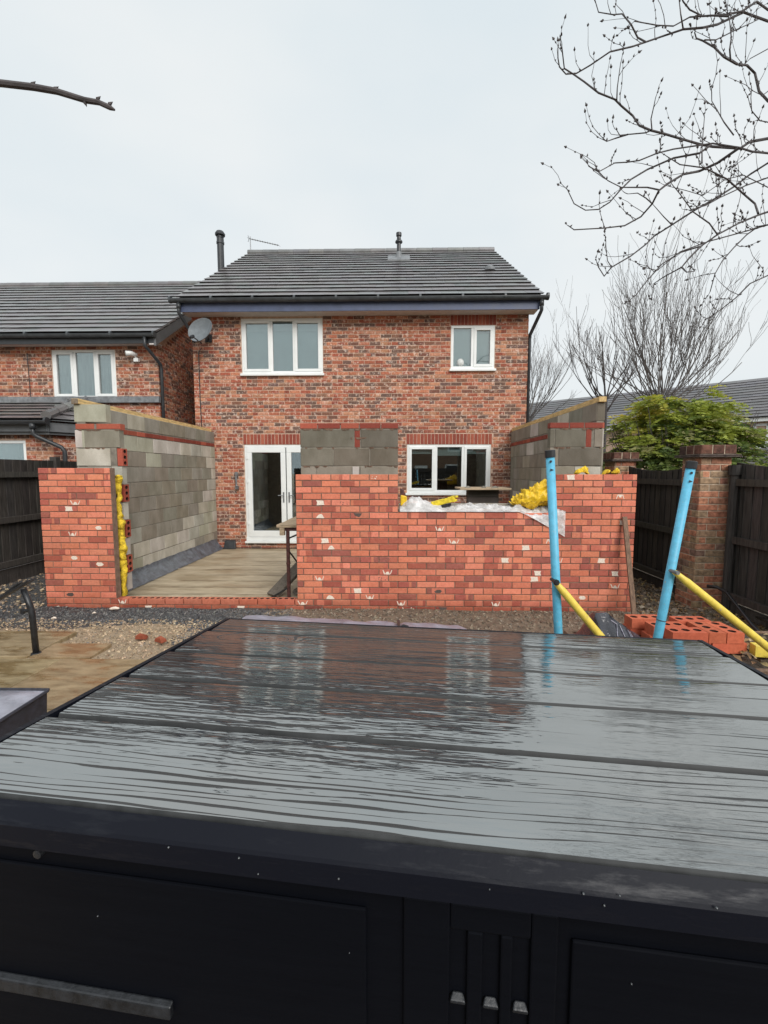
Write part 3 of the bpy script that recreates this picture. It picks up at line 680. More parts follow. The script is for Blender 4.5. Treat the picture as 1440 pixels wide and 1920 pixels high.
wl = window(house, H, *LR, [(0.315, 0.83, True), (0.90, 1.41, False), (1.475, 1.965, True)], blind='blind_pale', blind_h=0.13)
# patio doors
f = MB(); x0, x1, z0, z1 = DR; ya, yb = H + 0.012, H + 0.08
f.box(x0, x1, ya, yb, z1 - 0.06, z1); f.box(x0, x0 + 0.05, ya, yb, z0, z1 - 0.06); f.box(x1 - 0.05, x1, ya, yb, z0, z1 - 0.06); f.box(x0, x1, ya - 0.03, yb, z0 - 0.03, z0 + 0.05)
fr_ = f.build('door_frame', 'white_upvc', house, bevel=0.006)
for (a, b, hs) in ((x0 + 0.05, -2.325, 1), (-2.305, x1 - 0.05, -1)):
    g = MB(); y2, y3 = H - 0.004, H + 0.06; s = 0.105
    g.box(a, b, y2, y3, z1 - 0.06 - s, z1 - 0.062); g.box(a, b, y2, y3, z0 + 0.055, z0 + 0.055 + s + 0.03)
    g.box(a, a + s, y2, y3, z0 + 0.05 + s + 0.03, z1 - 0.06 - s); g.box(b - s, b, y2, y3, z0 + 0.05 + s + 0.03, z1 - 0.06 - s)
    d = g.build('door', 'white_upvc', house, bevel=0.008)
    p = MB(); p.box(a + s - 0.005, b - s + 0.005, H + 0.03, H + 0.036, z0 + 0.05 + s + 0.02, z1 - 0.055 - s); p.build('pane', 'glass', d)
    hx = b - 0.05 if hs > 0 else a + 0.05
    h_ = MB(); h_.box(hx - 0.014, hx + 0.014, y2 - 0.01, y2, 0.98, 1.2); h_.tube([(hx, y2 - 0.005, 1.13), (hx, y2 - 0.05, 1.13), (hx - hs * 0.11, y2 - 0.055, 1.13)], 0.009, 8); h_.build('handle', 'metal_grey', d)
    hx = a + 0.012 if hs > 0 else b - 0.012
    for z in (0.5, 0.95, 1.4, 1.9):
        h_ = MB(); h_.box(hx - 0.02, hx + 0.02, y2 - 0.012, y2, z, z + 0.07); h_.build('hinge', 'white_upvc', d)
s = MB(); s.box(x0 - 0.02, x1 + 0.02, H - 0.06, H + 0.05, z0 - 0.075, z0 - 0.032); s.build('door_sill', 'white_upvc', house, bevel=0.006)
# roof
EY, EZ, RY, RZ = 9.27, 5.06, 14.0, 8.05; VX0, VX1 = -4.36, 2.90
roof = MB()
for (ya, za, yb, zb) in ((EY, EZ, RY, RZ), (2 * RY - EY, EZ, RY, RZ)):
    roof.poly([(VX0 + .02, ya, za), (VX1 - .02, ya, za), (VX1 - .02, yb, zb), (VX0 + .02, yb, zb)])
for gx in (VX0 + 0.02, VX1 - 0.05):
    roof.hexa([(gx, EY, EZ - 0.16), (gx + 0.03, EY, EZ - 0.16), (gx + 0.03, RY, RZ - 0.16), (gx, RY, RZ - 0.16), (gx, EY, EZ), (gx + 0.03, EY, EZ), (gx + 0.03, RY, RZ), (gx, RY, RZ)])
roof = roof.build('roof', 'grey_board', house)
roof_tiles(roof, frame_slope((VX0, EY - 0.03, EZ - 0.015), (1, 0, 0), (0, RY - EY, RZ - EZ)), VX1 - VX0, 16)
rd = MB()
for i in range(16): rd.tube([(VX0 + i * 0.4537, RY, RZ + 0.03), (VX0 + i * 0.4537 + 0.448, RY, RZ + 0.03)], [0.11, 0.105], 10, 0, shade(TILE[0], r_))
rd.build('ridge_tiles', 'roof_tile', roof)
fb = MB(); fb.box(VX0 + 0.06, VX1 - 0.06, EY + 0.03, EY + 0.055, EZ - 0.24, EZ - 0.02); fb.build('fascia', 'fascia_blue', house)
sf = MB(); sf.box(VX0 + 0.06, VX1 - 0.06, EY + 0.056, H + 0.02, EZ - 0.225, EZ - 0.215); sf.build('soffit', 'soffit', house)
gutter(house, (VX0 - 0.10, EY - 0.035, EZ - 0.025), (VX1 + 0.07, EY - 0.035, EZ - 0.025), r=0.064)
for (gx, wx) in ((-4.30, -4.175), (2.86, HX1 + 0.045)):
    d = MB(); lx = gx; wy = H - 0.05 if gx < 0 else H + 0.06
    d.tube([(lx, EY - 0.035, EZ - 0.08), (lx, EY - 0.035, EZ - 0.28), (lx + (wx - lx) * 0.15, EY + 0.02, EZ - 0.33), (wx, wy - 0.02, EZ - 0.62), (wx, wy, EZ - 0.70), (wx, wy, 0.0 if gx > 0 else EZ - 0.75)], 0.034, 10)
    d.tube([(lx, EY - 0.035, EZ - 0.10), (lx, EY - 0.035, EZ - 0.2)], 0.043, 10)
    d.build('downpipe', 'dark_plastic', house, smooth=True)
# flue on the gable, vent pipe with its collar, roof vent, chimney behind the ridge
fp = MB(); fx, fy = -4.56, 12.3
fp.tube([(fx, fy, 2.0), (fx, fy, 7.55), (fx, fy, 7.551), (fx, fy, 7.60), (fx, fy, 7.601), (fx, fy, 7.68)], [0.085, 0.085, 0.10, 0.10, 0.09, 0.09], 14)
fp.tube([(fx, fy, 7.70), (fx, fy, 7.74)], [0.075, 0.075], 12); fp.tube([(fx, fy, 7.76), (fx, fy, 7.80), (fx, fy, 7.86)], [0.125, 0.13, 0.09], 14)
for a in range(4): fp.tube([(fx + 0.08 * math.cos(a * 1.57), fy + 0.08 * math.sin(a * 1.57), 7.66), (fx + 0.1 * math.cos(a * 1.57), fy + 0.1 * math.sin(a * 1.57), 7.78)], 0.008, 4)
fp.build('flue_pipe', 'dark_plastic', house)
vp = MB(); vx, vy = 0.10, 13.0; zr = EZ + (vy - EY) * (RZ - EZ) / (RY - EY)
vp.tube([(vx, vy, zr - 0.1), (vx, vy, zr + 0.14), (vx, vy, zr + 0.42), (vx, vy, zr + 0.45), (vx, vy, zr + 0.48), (vx, vy, zr + 0.53), (vx, vy, zr + 0.6), (vx, vy, zr + 0.62), (vx, vy, zr + 0.7)], [0.06, 0.055, 0.055, 0.10, 0.10, 0.06, 0.05, 0.075, 0.075], 12)
vo = vp.build('vent_pipe', 'dark_plastic', roof)
vc = MB(); vc.tube([(vx, vy, zr), (vx, vy, zr + 0.1), (vx, vy, zr + 0.2)], [0.13, 0.085, 0.062], 12)
sl = (RZ - EZ) / (RY - EY)
vc.hexa([(vx - 0.3, vy - 0.35, zr - 0.35 * sl + 0.06), (vx + 0.3, vy - 0.35, zr - 0.35 * sl + 0.06), (vx + 0.3, vy + 0.2, zr + 0.2 * sl + 0.06), (vx - 0.3, vy + 0.2, zr + 0.2 * sl + 0.06)] + [(vx - 0.3, vy - 0.35, zr - 0.35 * sl + 0.085), (vx + 0.3, vy - 0.35, zr - 0.35 * sl + 0.085), (vx + 0.3, vy + 0.2, zr + 0.2 * sl + 0.085), (vx - 0.3, vy + 0.2, zr + 0.2 * sl + 0.085)])
vc.build('pipe_flashing', 'lead', roof)
rv = MB(); q = Vector((2.27, 11.4, EZ + (11.4 - EY) * sl + 0.07)); rv.tube([q, q + Vector((0, -0.02, 0.05)), q + Vector((0, -0.03, 0.075))], [0.13, 0.11, 0.03], 12); rv.build('roof_vent', 'lead', roof)
ck = MB(); ck.box(-3.95, -3.35, 14.6, 15.0, 7.2, 8.32); ck.box(-3.99, -3.31, 14.56, 15.04, 8.321, 8.39); ck.build('chimney', 'mortar_pier', roof)
# air vent cowl and outside tap at the foot of the wall
vb = MB(); vb.hexa([(-3.68, H - 0.10, -0.02), (-3.42, H - 0.10, -0.02), (-3.42, H - 0.002, -0.02), (-3.68, H - 0.002, -0.02), (-3.66, H - 0.05, 0.15), (-3.44, H - 0.05, 0.15), (-3.44, H - 0.002, 0.17), (-3.66, H - 0.002, 0.17)])
vb.box(-3.70, -3.40, H - 0.13, H - 0.10, -0.02, 0.0); vb.build('vent_cowl', 'dark_plastic', house, bevel=0.006)
tp = MB(); tp.tube([(-3.38, H - 0.02, 1.58), (-3.38, H - 0.05, 1.56), (-3.375, H - 0.05, 1.36), (-3.36, H - 0.06, 1.32)], [0.02, 0.024, 0.018, 0.03], 8); tp.box(-3.41, -3.35, H - 0.02, H - 0.002, 1.53, 1.63); tp.box(-3.40, -3.33, H - 0.07, H - 0.002, 1.26, 1.33); tp.build('outside_tap', 'metal_grey', house)
# white jar on the bathroom sill
jr = MB(); jr.tube([(1.36, H + 0.085, 3.815), (1.36, H + 0.085, 3.86), (1.36, H + 0.085, 3.93), (1.36, H + 0.085, 3.97)], [0.05, 0.085, 0.08, 0.05], 12); tag(jr.build('ornament_jar', 'ornament', smooth=True), 'small round white jar on the sill behind the upper right window', 'jar')

# satellite dish and aerial
ds = thing('satellite_dish', (-3.86, 9.62, 4.1), 'grey oval satellite dish on the house corner under the eaves', 'satellite dish')
dm = MB(); cD = Vector((-3.86, 9.28, 4.43)); nD = Vector((-0.30, -0.90, 0.28)).normalized(); uD = Vector((0, 0, 1)).cross(nD).normalized(); vD = nD.cross(uD)
def dishp(a, r_, back=0.0):
    ex = 0.29 * (1 + 0.08 * math.sin(a)); p = cD + uD * (math.cos(a) * ex * r_) + vD * (math.sin(a) * 0.255 * r_) + nD * (0.075 * r_ * r_ - back); return p
for rr in range(5):
    for k in range(28):
        a, b = 2 * math.pi * k / 28, 2 * math.pi * (k + 1) / 28
        for back in (0.0, 0.012): dm.poly([dishp(a, rr / 5, back), dishp(b, rr / 5, back), dishp(b, (rr + 1) / 5, back), dishp(a, (rr + 1) / 5, back)])
for k in range(28):
    a, b = 2 * math.pi * k / 28, 2 * math.pi * (k + 1) / 28; dm.poly([dishp(a, 1), dishp(b, 1), dishp(b, 1, 0.012), dishp(a, 1, 0.012)])
dm.build('dish', 'dish_grey', ds, smooth=True)
lnb = at(361, 631, 8.98); am = MB(); foot = cD - vD * 0.235 + nD * 0.06; am.tube([foot - nD * 0.1, foot, lnb], 0.012, 6); am.build('arm', 'black_metal', ds)
lm = MB(); dd = (cD - lnb).normalized(); lm.tube([lnb - dd * 0.08, lnb - dd * 0.02, lnb + dd * 0.03], [0.025, 0.036, 0.030], 10); lm.build('receiver', 'black_metal', ds)
bk = MB(); bk.tube([cD - nD * 0.02, cD - nD * 0.16, (-3.88, 9.64, 4.40)], 0.018, 8); bk.box(-3.95, -3.81, 9.625, 9.648, 4.32, 4.48); bk.build('wall_bracket', 'black_metal', ds)
cb = MB(); cb.tube([(-4.02, 9.60, 4.2), (-4.10, 9.635, 4.12), (-4.105, 9.64, 3.2), (-4.09, 9.64, 2.4)], 0.009, 5); cb.build('cable', 'hose', ds)
an = thing('television_aerial', (-4.32, 14.1, 7.7), 'thin yagi television aerial on a mast at the ridge', 'aerial')
a_ = MB(); a_.tube([(-4.32, 14.1, 7.7), (-4.32, 14.1, 8.62)], 0.014, 6); a_.build('mast', 'metal_grey', an)
a_ = MB(); P0, P1 = Vector((-4.36, 14.1, 8.56)), Vector((-3.45, 14.0, 8.31)); a_.tube([P0, P1], 0.010, 6)
for k in range(13):
    p = P0.lerp(P1, k / 12); a_.tube([p - Vector((0.01, 0.14, 0.035)), p + Vector((0.01, 0.14, 0.035))], 0.005, 4)
for q in (-1, 1): a_.tube([P0 + Vector((0, 0, 0)), P0 + Vector((-0.03, 0, 0.09 * q))], 0.008, 4)
a_.build('boom', 'metal_grey', an)

# ------------------------------------------------------------------ neighbour's house
NY_ = 9.95; NX1 = -5.13; NX0 = -12.2
nb = thing('neighbour_house', (-8.5, NY_, 0), 'neighbouring red brick house on the left with dark tiled roof and porch', 'house')
NW = (-7.47, -6.07, 3.235, 4.27); LN = NX1 - NX0; NT_ = 4.36
Mn = frame_wall(NX0, NY_, 0); w_ = MB(); nops = [(NW[0] - NX0, NW[1] - NX0, NW[2] - 0.05, NW[3])]
backing(w_, Mn, LN, 0, NT_, nops); w_.poly([(NX1 - .006, NY_, 0), (NX1 - .006, 18.2, 0), (NX1 - .006, 18.2, NT_), (NX1 - .006, NY_, NT_)]); w_.poly([(NX1 - .006, NY_, NT_), (NX1 - .006, 18.2, NT_), (NX1 - .006, 14.05, NT_ + 2.6)])
nwall = w_.build('wall', 'mortar_house', nb)
nrows = [2.70 + 0.075 * k for k in range(22)]; grows = [1.5 + 0.075 * k for k in range(66)]
gi = [(u, z, l) for (u, z, l) in lay(4.2, grows, 0.065, []) if z < NT_ + u * 0.62 - 0.05]
place(nwall, [(Mn, [i for i in lay(LN, nrows, 0.065, nops) if i[0] > 2.2]), (frame_wall(NX1, NY_, math.pi / 2), gi)], house_variants(40, dark=0.24), ['house_brick'], 'brick', 300, rest_name='wall_bricks',
      key=lambda p: (p - CAM).length + (5 if p.x < -8.9 or p.z < 3.0 else 0))
window(nb, NY_, *NW, [(-7.415, -7.02, True), (-6.95, -6.56, False), (-6.49, -6.125, True)], blind='curtain')
NEY, NEZ, NRY, NRZ = 9.62, 4.50, 14.05, 7.20
rf = MB(); rf.poly([(NX0, NEY, NEZ), (-5.0, NEY, NEZ), (-5.0, NRY, NRZ), (NX0, NRY, NRZ)]); rf.poly([(NX0, NRY, NRZ), (-5.0, NRY, NRZ), (-5.0, 18.4, NEZ), (NX0, 18.4, NEZ)]); nroof = rf.build('roof', 'grey_board', nb)
roof_tiles(nroof, frame_slope((NX0, NEY - 0.03, NEZ - 0.01), (1, 0, 0), (0, NRY - NEY, NRZ - NEZ)), -4.97 - NX0, 15)
rd = MB()
for i in range(16): rd.tube([(NX0 + i * 0.45, NRY, NRZ + 0.03), (NX0 + i * 0.45 + 0.446, NRY, NRZ + 0.03)], [0.11, 0.105], 10, 0, shade(TILE[0], r_))
rd.build('ridge_tiles', 'roof_tile', nroof)
bb = MB(); bb.hexa([(-5.03, NEY, NEZ - 0.24), (-4.985, NEY, NEZ - 0.24), (-4.985, NRY, NRZ - 0.20), (-5.03, NRY, NRZ - 0.20), (-5.03, NEY, NEZ), (-4.985, NEY, NEZ), (-4.985, NRY, NRZ), (-5.03, NRY, NRZ)]); bb.build('bargeboard', 'grey_board', nb)
bs = MB(); bs.hexa([(NX1 - .0, NEY, NEZ - 0.22), (-5.032, NEY, NEZ - 0.22), (-5.032, NRY, NRZ - 0.18), (NX1, NRY, NRZ - 0.18), (NX1, NEY, NEZ - 0.2), (-5.032, NEY, NEZ - 0.2), (-5.032, NRY, NRZ - 0.16), (NX1, NRY, NRZ - 0.16)]); bs.build('verge_soffit', 'soffit', nb)
fb = MB(); fb.box(NX0, -5.03, NEY + 0.02, NEY + 0.045, NEZ - 0.19, NEZ - 0.01); fb.build('fascia', 'dark_plastic', nb)
sf = MB(); sf.box(NX0, -5.03, NEY + 0.046, NY_ + 0.02, NEZ - 0.16, NEZ - 0.15); sf.build('soffit', 'soffit', nb)
gutter(nb, (NX0, NEY - 0.04, NEZ - 0.02), (-5.0, NEY - 0.04, NEZ - 0.02), r=0.062)
d = MB(); d.tube([(-5.20, NEY - 0.04, NEZ - 0.05), (-5.20, NEY - 0.04, NEZ - 0.25), (-5.17, NEY, NEZ - 0.30), (-5.085, 9.97, NEZ - 0.55), (-5.08, 9.99, NEZ - 0.65), (-5.08, 9.99, 0.1)], 0.034, 10); d.build('downpipe', 'dark_plastic', nb, smooth=True)
cbm = MB(); cbm.tube([(-8.0, 9.94, 4.2), (-7.98, 9.94, 3.1)], 0.008, 5); cbm.build('cable', 'hose', nb)
lp = thing('security_light', (-5.6, 9.95, 4.0), 'small white security light on the neighbour wall beside the downpipe', 'light')
l_ = MB(); l_.box(-5.62, -5.52, 9.86, 9.945, 3.99, 4.07); l_.tube([(-5.57, 9.90, 4.07), (-5.58, 9.86, 4.10)], 0.02, 6); l_.build('base', 'white_upvc', lp, bevel=0.01)
l_ = MB(); l_.tube([(-5.55, 9.88, 4.13), (-5.62, 9.80, 4.15), (-5.70, 9.73, 4.13)], [0.035, 0.05, 0.055], 10); l_.build('head', 'white_upvc', lp, smooth=True)
# porch: front at Y 8.3, chamfered corner, pitched roof against the wall
pc = [(-11.5, 8.34), (-6.33, 8.34), (-5.25, NY_)]
pw = MB()
for i in range(2):
    a, b = pc[i], pc[i + 1]; L = math.dist(a, b); ang = math.atan2(b[1] - a[1], b[0] - a[0]); Mp = frame_wall(a[0], a[1], ang)
    po = [(-8.6 + 11.5, -6.86 + 11.5, 1.4, 2.215)] if i == 0 else []
    backing(pw, Mp, L, 0, 2.5, po)
pwall = pw.build('porch_wall', 'mortar_house', nb)
fi = []
for i in range(2):
    a, b = pc[i], pc[i + 1]; L = math.dist(a, b); ang = math.atan2(b[1] - a[1], b[0] - a[0])
    it = lay(L, [1.20 + 0.075 * k for k in range(16)], 0.065, [(-8.6 + 11.5, -6.86 + 11.5, 1.35, 2.215)] if i == 0 else [])
    fi.append((frame_wall(a[0], a[1], ang), [x for x in it if i == 1 or x[0] > 2.2]))
place(pwall, fi, house_variants(30, dark=0.22), ['house_brick'], 'brick', 300, rest_name='wall_bricks')
window(nb, 8.34, -8.6, -6.86, 1.4, 2.215, [(-8.54, -7.75, False), (-7.69, -6.92, False)], blind='curtain')
ez, tz = 2.56, 3.13
eave = [(-11.6, 8.14), (-6.28, 8.14), (-5.06, 9.80)]; top = [(-11.6, NY_), (-6.75, NY_), (-5.06, NY_)]
pr_ = MB()
pr_.poly([(*eave[0], ez), (*eave[1], ez), (*top[1], tz), (*top[0], tz)]); pr_.poly([(*eave[1], ez), (*eave[2], ez + 0.0), (*top[2], ez + 0.12), (*top[1], tz)])
proof = pr_.build('porch_roof', 'grey_board', nb)
sv = Vector((0, NY_ - 8.14, tz - ez)); roof_tiles(proof, frame_slope((-9.6, 8.12, ez - 0.015), (1, 0, 0), sv), 3.32 + 0.2, 6, gauge=0.335, clip=lambda k: (0, 3.32 - 0.085 * k))
e1, e2 = Vector((*eave[1], ez)), Vector((*eave[2], ez)); uu = (e2 - e1); tv = Vector((*top[1], tz)) - e1
roof_tiles(proof, frame_slope(e1 + Vector((0.0, 0, -0.015)), uu, tv - uu * (tv.dot(uu) / uu.dot(uu))), uu.length, 5, gauge=0.335, clip=lambda k: (0.02 + 0.21 * k, uu.length - 0.13 * k))
hp = MB()
for i in range(5):
    a = e1.lerp(Vector((*top[1], tz)), i / 5 ) + Vector((0, 0, 0.085)); b = e1.lerp(Vector((*top[1], tz)), (i + 0.98) / 5) + Vector((0, 0, 0.085)); hp.tube([a, b], [0.085, 0.075], 8, 0, shade(TILE[1], r_))
hp.build('hip_tiles', 'roof_tile', proof)
lf = MB(); lf.box(-9.6, -5.1, NY_ - 0.09, NY_ - 0.006, tz + 0.0, tz + 0.13); lf.build('lead_flashing', 'lead', proof)
for i in range(2):
    a, b = Vector((*eave[i], ez)), Vector((*eave[i + 1], ez)); dv = (b - a).normalized(); inn = Vector((-dv.y, dv.x, 0)) * 0.05
    q = MB(); q.hexa([a + inn - Vector((0, 0, .25)), b + inn - Vector((0, 0, .25)), b + inn * 1.5 - Vector((0, 0, .25)), a + inn * 1.5 - Vector((0, 0, .25)), a + inn - Vector((0, 0, .03)), b + inn - Vector((0, 0, .03)), b + inn * 1.5 - Vector((0, 0, .03)), a + inn * 1.5 - Vector((0, 0, .03))]); q.build('porch_fascia', 'grey_board', nb)
sfp = MB(); sfp.poly([(*eave[0], ez - .2), (*eave[1], ez - .2), (*eave[2], ez - .2), (*pc[2], ez - .2), (*pc[1], ez - .2), (*pc[0], ez - .2)]); sfp.build('porch_soffit', 'grey_board', nb)
gutter(nb, (-11.6, 8.09, ez - 0.02), (-6.24, 8.09, ez - 0.02), r=0.062, mat='dark_plastic', name='porch_gutter')
d = MB(); d.tube([(-6.50, 8.09, ez - 0.05), (-6.50, 8.09, ez - 0.24), (-6.46, 8.12, ez - 0.29), (-6.12, 8.26, ez - 0.48), (-6.08, 8.28, ez - 0.55), (-6.08, 8.28, 0.1)], 0.038, 10); d.tube([(-6.50, 8.09, ez - 0.06), (-6.50, 8.09, ez - 0.16)], 0.055, 10); d.build('porch_downpipe', 'dark_plastic', nb, smooth=True)

# ------------------------------------------------------------------ the extension: new brick outer leaf
W = 5.30; PX0, PX1, GX1, SX0, SX1, RX1 = -4.23, -3.36, -1.17, 0.05, 1.855, 2.79
nwl = thing('new_brick_wall', (-0.7, W, 0), 'half built new orange brick wall with cream daubs and a stepped top', 'brick wall')
nrow = [-0.035 + 0.075 * k for k in range(23)]
LW = RX1 - PX0
nop = [(PX1 - PX0, GX1 - PX0, 0.11, 3), (GX1 - PX0, SX0 - PX0, 1.61, 3), (SX0 - PX0, SX1 - PX0, 1.16, 3), (SX1 - PX0, LW, 1.61, 3)]
NV = new_variants(52)
nit = lay(LW, nrow, 0.065, nop, offs=(0.0, 0.1125))
mm = MB()
for (a, b, zt) in ((PX0, PX1, 1.678), (PX1, GX1, 0.045), (GX1, SX0, 1.603), (SX0, SX1, 1.153), (SX1, RX1, 1.603)):
    mm.box(a + 0.006, b - 0.006, W + 0.007, W + 0.097, -0.2, zt)
mort = mm.build('mortar', 'mortar_new', nwl)
rt = random.Random(31); thr = [i for i in nit if 0.03 < i[1] < 0.06 and PX1 - PX0 - 0.02 < i[0] and i[0] + i[2] < GX1 - PX0 + 0.12]
rest_it = []
for i in nit:
    if i in thr: continue
    q = rt.random(); vi = rt.randrange(52) if q > 0.14 or i[2] < 0.2 else 52 + rt.randrange(34)
    rest_it.append((*i, vi))
place(nwl, [(frame_wall(PX0, W, 0), rest_it)], NV, ['new_brick', 'brick_cream', 'brick_soot'], 'brick', 300, rest_name='lower_bricks',
      key=lambda p: (p - CAM).length + (3 if p.z < 0.02 else 0) + (p.z < 0.3) * 0.5)
PV = [perforated(c=shade(c, rt, 0.08)) for c in NB * 3]
place(nwl, [(frame_wall(PX0, W, 0), thr)], PV, ['new_brick', 'hole_dark'], 'threshold_brick', 300)

# ------------------------------------------------------------------ inner leaf of concrete blocks
IY = 5.60
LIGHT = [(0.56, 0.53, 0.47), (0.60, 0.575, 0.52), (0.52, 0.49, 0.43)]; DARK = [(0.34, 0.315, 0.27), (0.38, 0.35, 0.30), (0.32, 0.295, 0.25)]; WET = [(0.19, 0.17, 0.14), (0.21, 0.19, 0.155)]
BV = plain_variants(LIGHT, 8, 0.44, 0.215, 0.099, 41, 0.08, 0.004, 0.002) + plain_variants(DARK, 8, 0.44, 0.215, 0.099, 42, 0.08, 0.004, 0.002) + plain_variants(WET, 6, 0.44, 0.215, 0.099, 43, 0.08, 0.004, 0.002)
RB = plain_variants([(0.36, 0.10, 0.065), (0.44, 0.125, 0.08), (0.28, 0.07, 0.05)], 8, 0.215, 0.065, 0.10, 44, 0.1, 0.003, 0.001)
bz = [2.25, 1.935, 1.71, 1.485, 1.26, 1.035, 0.81, 0.585, 0.36, 0.135, -0.09]; BRZ = 2.163
rb = random.Random(77)
def vsel(kind): return {'l': rb.randrange(8), 'd': 8 + rb.randrange(8), 'w': 16 + rb.randrange(6)}[kind]
def edge_perf(parent, x, y, z, c):     # brick stood on end, holes towards +x
    t4 = perforated(c=c); m2 = MB(); Mr = Matrix(((0, 0, 1, x - 0.065), (0, 1, 0, y), (1, 0, 0, z), (0, 0, 0, 1)))
    m2.add(t4, Mr); m2.build('end_brick', ['new_brick', 'hole_dark'], parent)

# left wall: return (nib) facing the garden, long inner face along the extension
lw = thing('block_wall', (-3.9, 7.6, 0), 'grey concrete block side wall on the left, one red brick course near its top', 'block wall', 'block side walls of the extension')
m_ = MB(); m_.box(-3.944, -3.836, IY + 0.006, 9.64, -0.1, 2.462); m_.box(-3.96, -3.46, IY + 0.006, IY + 0.093, -0.1, 2.225); m_.build('mortar', 'mortar_block', lw)
LS = 9.63 - IY - 0.005
fits = []
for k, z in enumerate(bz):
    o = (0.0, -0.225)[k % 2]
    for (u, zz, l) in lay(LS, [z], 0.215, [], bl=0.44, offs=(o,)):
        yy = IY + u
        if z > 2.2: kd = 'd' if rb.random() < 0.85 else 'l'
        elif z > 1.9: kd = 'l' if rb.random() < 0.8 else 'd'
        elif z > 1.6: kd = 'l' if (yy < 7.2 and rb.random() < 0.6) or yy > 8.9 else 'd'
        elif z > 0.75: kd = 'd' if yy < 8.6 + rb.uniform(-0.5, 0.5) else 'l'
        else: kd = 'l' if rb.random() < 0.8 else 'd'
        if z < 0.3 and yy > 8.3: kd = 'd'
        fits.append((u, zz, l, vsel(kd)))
Ml = frame_wall(-3.83, IY + 0.004, math.pi / 2)
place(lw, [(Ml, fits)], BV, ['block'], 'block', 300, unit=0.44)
place(lw, [(Ml, [i for i in lay(LS, [BRZ], 0.065, [], offs=(0.0,))])], RB, ['new_brick'], 'brick', 300)
Mf = frame_wall(-3.97, IY, 0)
nib = [(0.0, bz[0], 0.40, vsel('l')), (0.0, bz[1], 0.085, vsel('l')), (0.115, bz[1], 0.44, vsel('d')), (0.0, bz[2], 0.43, vsel('l')), (0.44, bz[3], 0.13, vsel('l')), (0.0, bz[3], 0.43, vsel('d')),
       (0.44, bz[5], 0.13, vsel('l')), (0.0, bz[4], 0.43, vsel('d')), (0.0, bz[5], 0.43, vsel('d')), (0.44, bz[7], 0.13, vsel('l')), (0.0, bz[6], 0.43, vsel('d')), (0.0, bz[7], 0.43, vsel('d')), (0.44, bz[9], 0.13, vsel('l')), (0.0, bz[8], 0.43, vsel('d')), (0.0, bz[9], 0.43, vsel('d'))]
place(lw, [(Mf, nib)], BV, ['block'], 'block', 300, unit=0.44)
place(lw, [(Mf, [(0.01, BRZ, 0.235), (0.275, BRZ, 0.30)])], RB, ['new_brick'], 'brick', 300)
for z in (bz[2], bz[4], bz[6], bz[8]): edge_perf(lw, -3.385, IY, z, shade((0.42, 0.11, 0.07), rb, 0.1))

# right wall
rw = thing('block_wall', (2.45, 7.6, 0), 'dark damp concrete block side wall on the right, behind the blue pole', 'block wall', 'block side walls of the extension')
m_ = MB(); m_.box(2.436, 2.524, IY + 0.006, 9.64, -0.1, 2.462); m_.box(1.89, 2.50, IY + 0.006, IY + 0.093, -0.1, 2.225); m_.build('mortar', 'mortar_block', rw)
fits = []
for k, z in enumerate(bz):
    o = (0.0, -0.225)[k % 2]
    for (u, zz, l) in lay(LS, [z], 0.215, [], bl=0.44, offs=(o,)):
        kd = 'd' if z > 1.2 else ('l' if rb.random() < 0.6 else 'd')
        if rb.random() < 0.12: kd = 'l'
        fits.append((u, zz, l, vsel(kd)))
Mr_ = frame_wall(2.43, 9.63, -math.pi / 2)
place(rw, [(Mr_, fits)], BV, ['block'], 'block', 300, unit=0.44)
place(rw, [(Mr_, lay(LS, [BRZ], 0.065, [], offs=(0.0,)))], RB, ['new_brick'], 'brick', 300)
Mf = frame_wall(1.885, IY, 0)
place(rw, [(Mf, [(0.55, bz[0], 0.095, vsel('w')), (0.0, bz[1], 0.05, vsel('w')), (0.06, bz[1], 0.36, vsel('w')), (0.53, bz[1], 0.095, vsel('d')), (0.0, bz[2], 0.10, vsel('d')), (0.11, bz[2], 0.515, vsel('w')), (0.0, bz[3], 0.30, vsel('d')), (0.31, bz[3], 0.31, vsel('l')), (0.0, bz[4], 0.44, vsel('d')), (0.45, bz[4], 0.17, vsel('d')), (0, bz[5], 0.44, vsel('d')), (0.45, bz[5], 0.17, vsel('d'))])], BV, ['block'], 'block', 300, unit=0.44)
place(rw, [(Mf, [(-0.005, BRZ, 0.225), (0.23, BRZ, 0.17), (0.41, BRZ, 0.215)])], RB, ['new_brick'], 'brick', 300)
q = MB(); q.add(RB[1], Matrix.Translation((1.885 + 0.43, IY + 0.002, bz[1])) @ Matrix(((0, 0, 1, 0), (0, 1, 0, 0), (1, 0, 0, 0), (0, 0, 0, 1)))); q.build('end_brick', ['new_brick'], rw)

# middle pier of the inner leaf, and the low inner leaf under the window opening
mp = thing('block_pier', (-0.55, IY, 0), 'damp grey block pier between the doorway and window opening, topped by red bricks', 'block wall')
m_ = MB(); m_.box(-1.15, 0.036, IY + 0.006, IY + 0.093, -0.1, 2.205); m_.build('mortar', 'mortar_block', mp)
Mf = frame_wall(-1.16, IY, 0); pit = [(0.0, bz[1], 0.66, vsel('w')), (0.745, bz[1], 0.455, vsel('w')), (0.0, bz[2], 0.40, vsel('w')), (0.41, bz[2], 0.44, vsel('w')), (0.86, bz[2], 0.34, vsel('w')),
      (0.0, bz[3], 0.19, vsel('d')), (0.20, bz[3], 0.43, vsel('d')), (0.64, bz[3], 0.08, vsel('l')), (0.74, bz[3], 0.46, vsel('d'))]
for z in bz[4:]: pit += [(0.0, z, 0.44, vsel('d')), (0.45, z, 0.44, vsel('d')), (0.90, z, 0.30, vsel('d'))]
place(mp, [(Mf, pit)], BV, ['block'], 'block', 300, unit=0.44)
